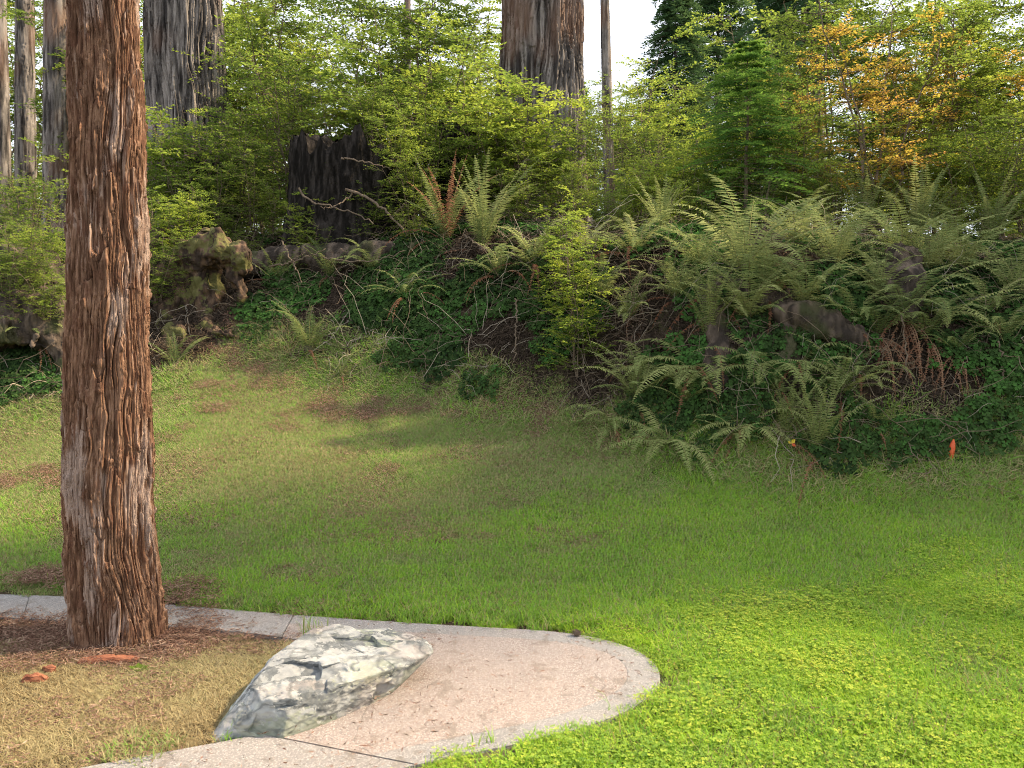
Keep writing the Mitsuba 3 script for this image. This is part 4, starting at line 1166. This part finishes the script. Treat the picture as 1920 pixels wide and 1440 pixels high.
def scatter(name, kind, x, y, s=1.0, lift=0.0, flatten=1.0):
    e = .12
    z = height(x, y)
    nx, ny = (height(x-e, y)-height(x+e, y))/(2*e), (height(x, y-e)-height(x, y+e))/(2*e)
    n = unit(np.array([float(nx), float(ny), 1.0]))
    a = rng.uniform(0, 6.28)
    t1 = unit(np.cross([0, 1, 0], n))
    t2 = np.cross(n, t1)
    ex, ey = t1*math.cos(a)+t2*math.sin(a), -t1*math.sin(a)+t2*math.cos(a)
    M = np.eye(4)
    M[:3, 0], M[:3, 1], M[:3, 2], M[:3, 3] = ex*s, ey*s, n*s*flatten, [x, y, float(z)+lift]
    count[name] = count.get(name, 0)+1
    instance(f'{name}__{count[name]:04d}', kind, T(M.tolist()))


inner_poly = Polygon(np.vstack([path_inner, [[-6, path_inner[-1][1]], [-6, path_inner[0][1]]]])).buffer(0)
step = .17
for y in np.arange(2.35, 11.8, step):
    half = .62*y+1.9
    for x in np.arange(-half, half, step):
        px, py = x+rng.uniform(-.07, .07), y+rng.uniform(-.07, .07)
        pt = Point(px, py)
        if boulder_poly.buffer(-.05).contains(pt):
            continue
        if path_poly.contains(pt):
            if rng.uniform() < .35:
                scatter('redwood_litter', f'kind_sparse_{int(rng.integers(2))}', px, py, 1.0, .07 if float(height(px, py)) < -.01 else .018)
            continue
        gap = path_poly.distance(pt)
        on_path = gap < .10
        sc = 1.0 if gap > .16 else (.72 if gap > .08 else .45)
        z = float(height(px, py))
        foot = float(np.interp(px, [-6, -4.4, -3.6, -2.4, -1.0, .25, 1.0, 1.9, 2.9, 5.5], [9.6, 9.8, 11.0, 10.7, 10.1, 9.5, 8.8, 8.2, 7.85, 7.7]))
        if py > foot+.15:
            continue
        n1 = float(vfbm(np.array([px, py, 0.0]), .9, 3, 21))
        n2 = float(vfbm(np.array([px, py, 4.0]), 2.2, 3, 22))
        j = int(rng.integers(2))
        if inner_poly.contains(pt) and py < 5.6:
            dt = math.hypot(px-TREE_X, (py-TREE_Y)*1.3)
            if dt < .38+.25*n1 or (py > 4.30+.4*n2 and px < -1.2):
                scatter('redwood_litter', f'kind_litter_{j}', px, py, 1.1)
                if rng.uniform() < .2:
                    scatter('dry_grass', f'kind_straw_{j}', px, py)
            else:
                scatter('dry_grass', f'kind_straw_{j}', px, py, sc)
                if sc == 1:
                    scatter('dry_grass', f'kind_straw_{1-j}', px+.08, py+.07, 1.0)
                if n2 > .66 or rng.uniform() < .02:
                    scatter('lawn_grass', f'kind_olive_{j}', px, py, .9)
                if rng.uniform() < .12:
                    scatter('redwood_litter', f'kind_litter_{j}', px, py, sc)
            continue
        front = (1-np.clip((py-(4.75+.42*(px-.8)+1.0*(n1-.5)))/.5, 0, 1))*np.clip((px+.75)/.5 + (4.1-py), 0, 1)       # 1 in the near clover lawn
        right = np.clip((px+1.2+2.2*(n1-.5)-(py-6)*.9)/1.6, 0, 1)              # 1 in the dense right part
        if rng.uniform() < front:
            scatter('lawn_grass', f'kind_{"lush" if rng.uniform() < .8 else "green"}_{j}', px, py, sc*rng.uniform(.8, 1.25))
            if rng.uniform() < .08:
                scatter('lawn_grass', f'kind_straw_{j}', px, py, sc)
            if rng.uniform() < .12:
                scatter('redwood_litter', f'kind_sparse_{j}', px, py, 1.0, .03)
            if rng.uniform() < .70+1.6*(n2-.45):
                scatter('lawn_clover', f'kind_clover_{j}', px, py, sc*rng.uniform(.75, 1.3))
        elif rng.uniform() < right:
            scatter('lawn_grass', f'kind_green_{j}', px, py, sc)
            if rng.uniform() < .25:
                scatter('lawn_grass', f'kind_lush_{j}', px, py, sc)
        else:
            if rng.uniform() < .45 and py < 7.4:
                scatter('lawn_grass', f'kind_green_{j}', px, py, sc)
            else:
                scatter('lawn_grass', f'kind_olive_{j}', px, py, sc)
                scatter('lawn_grass', f'kind_olive_{1-j}', px+.08, py+.08, sc*1.1) if sc == 1 else None
            if n2 > .60 or (py > 8 and rng.uniform() < .12):
                scatter('redwood_litter', f'kind_litter_{j}', px, py, 1.3)
        if py > foot-.35 and rng.uniform() < .5:
            scatter('lawn_grass', f'kind_olive_{j}', px, py, 1.9)

for u, v, k in [(600, 772, 4), (640, 780, 3), (710, 785, 5), (745, 770, 4), (810, 760, 3), (850, 772, 2), (920, 770, 5), (965, 775, 5), (1010, 772, 4), (1050, 765, 3), (430, 772, 3), (415, 668, 4), (450, 690, 5), (500, 700, 3), (550, 710, 2), (640, 690, 3), (370, 735, 3), (520, 792, 2),
                (30, 905, 4), (80, 900, 4), (110, 915, 3), (310, 830, 2), (700, 905, 1), (430, 640, 4), (460, 630, 3), (390, 1130, 2), (340, 1125, 3), (60, 1100, 3), (20, 1098, 3)]:
    q = hit(u, v)
    for _ in range(k):
        scatter('redwood_litter', f'kind_litter_{int(rng.integers(2))}', q[0]+rng.normal(0, .13), q[1]+rng.normal(0, .13), rng.uniform(.6, 1.1), .045)

for i in range(26):
    a = i*.52
    scatter('redwood_litter', f'kind_litter_{i % 2}', TREE_X+math.cos(a)*(.33+.1*(i % 3)), TREE_Y+math.sin(a)*(.33+.1*(i % 3)), .8, .012)

step = .21
for y in np.arange(7.6, 13.6, step):
    for x in np.arange(-.62*y-1.8, .62*y+1.4, step):
        px, py = x+rng.uniform(-.12, .12), y+rng.uniform(-.12, .12)
        foot = float(np.interp(px, [-6, -4.4, -3.6, -2.4, -1.0, .25, 1.0, 1.9, 2.9, 5.5], [9.6, 9.8, 11.0, 10.7, 10.1, 9.5, 8.8, 8.2, 7.85, 7.7]))
        if py < foot-.05 or py > foot+3.2:
            continue
        n2 = float(vfbm(np.array([px, py, 9.0]), 1.3, 3, 32))
        if n2 > .50:
            scatter('ground_cover', f'kind_sorrel_{int(rng.integers(2))}', px, py, rng.uniform(.7, 1.3))
        if rng.uniform() < .3:
            scatter('twig_tangle', f'kind_tangle_{int(rng.uniform() < .3)}', px, py, rng.uniform(.7, 1.4))
        if n2 <= .52:
            scatter('redwood_litter', f'kind_{"dark_litter" if rng.uniform() < .93 else "litter"}_{int(rng.integers(2))}', px, py, 1.4)

for j, (u, v, lab) in enumerate([(590, 938, 'low leafy weed in the thin lawn, uppermost in the middle'), (692, 1016, 'leafy weed in the lawn straight above the boulder'), (400, 928, 'low leafy weed in the lawn right of the near trunk'),
                                 (868, 1135, 'leafy weed close to the far edge of the path'), (480, 1060, 'small leafy weed between the near trunk and the path edge'), (1345, 1190, 'leafy weed in the lawn right of the bend of the path'), (262, 1262, 'small green weed in the straw grass below the near trunk')]):
    q = hit(u, v) if v < 1100 else np.array([*flat(u, v), 0.0])
    key = key_for('weed_rosette')
    for i in range(9):
        mb = MB()
        a = i*2.4+j
        d = np.array([math.cos(a), math.sin(a), .55-.05*i])
        L = .035+.035*((i*7+j) % 5)/5
        add_leaves(mb, [q+[0, 0, .012]], [d], [[-d[0]*.4, -d[1]*.4, 1]], L, L*.55, .55+.05*(i % 3), fold=.12, wide=.6)
        scene[f'{key}__leaf'+(f'_{i:03d}' if i else '')] = mb.ply('leaf')
    tag(key, lab, 'weed')

for j, (u, v, n, h, lab) in enumerate([(590, 1192, 26, .17, 'thin tuft of tall grass behind the top of the boulder'), (1178, 1345, 14, .13, 'few tall grass blades leaning over the near edge of the path'), (1500, 880, 30, .28, 'tall thin grass blades at the foot of the fan shaped fern'), (1800, 885, 30, .26, 'tall grass blades around the orange marker'),
                                       (1100, 862, 30, .22, 'tall grass blades where the lawn meets the bank, below the lowest drooping fern'), (432, 1388, 40, .07, 'green grass tuft at the left foot of the boulder'), (905, 1400, 16, .08, 'green tuft on the near edge of the path, right of its joint')]):
    q = hit(u, v) if v < 1100 else np.array([*flat(u, v), 0.0])
    key = key_for('grass_tuft')
    g = np.random.default_rng(200+j)
    m = blades(g, n, .16 if h > .1 else .10, h, .005, (.45 if h > .1 else .7, .15), .35)
    vv, ff, uu = m.arrays()
    scene[key] = mikit.ply((vv+q, ff), 'grass_blade', uv=uu)
    tag(key, lab, 'grass tuft')

stuff('lawn_grass', 'mown lawn grass, lush and bright in the right foreground, thin and olive on the slope', 'grass')
stuff('lawn_clover', 'lime green clover growing through the near lawn', 'clover')
stuff('dry_grass', 'dry straw coloured grass in the left foreground', 'grass')
stuff('redwood_litter', 'brown needles and twig litter on the ground', 'litter')
stuff('twig_tangle', 'dead twigs and bare vines tangled over the bank', 'twigs')
stuff('ground_cover', 'dark green three-leaved ground cover on the bank', 'ground cover')
print(len(scene), 'entries', count)
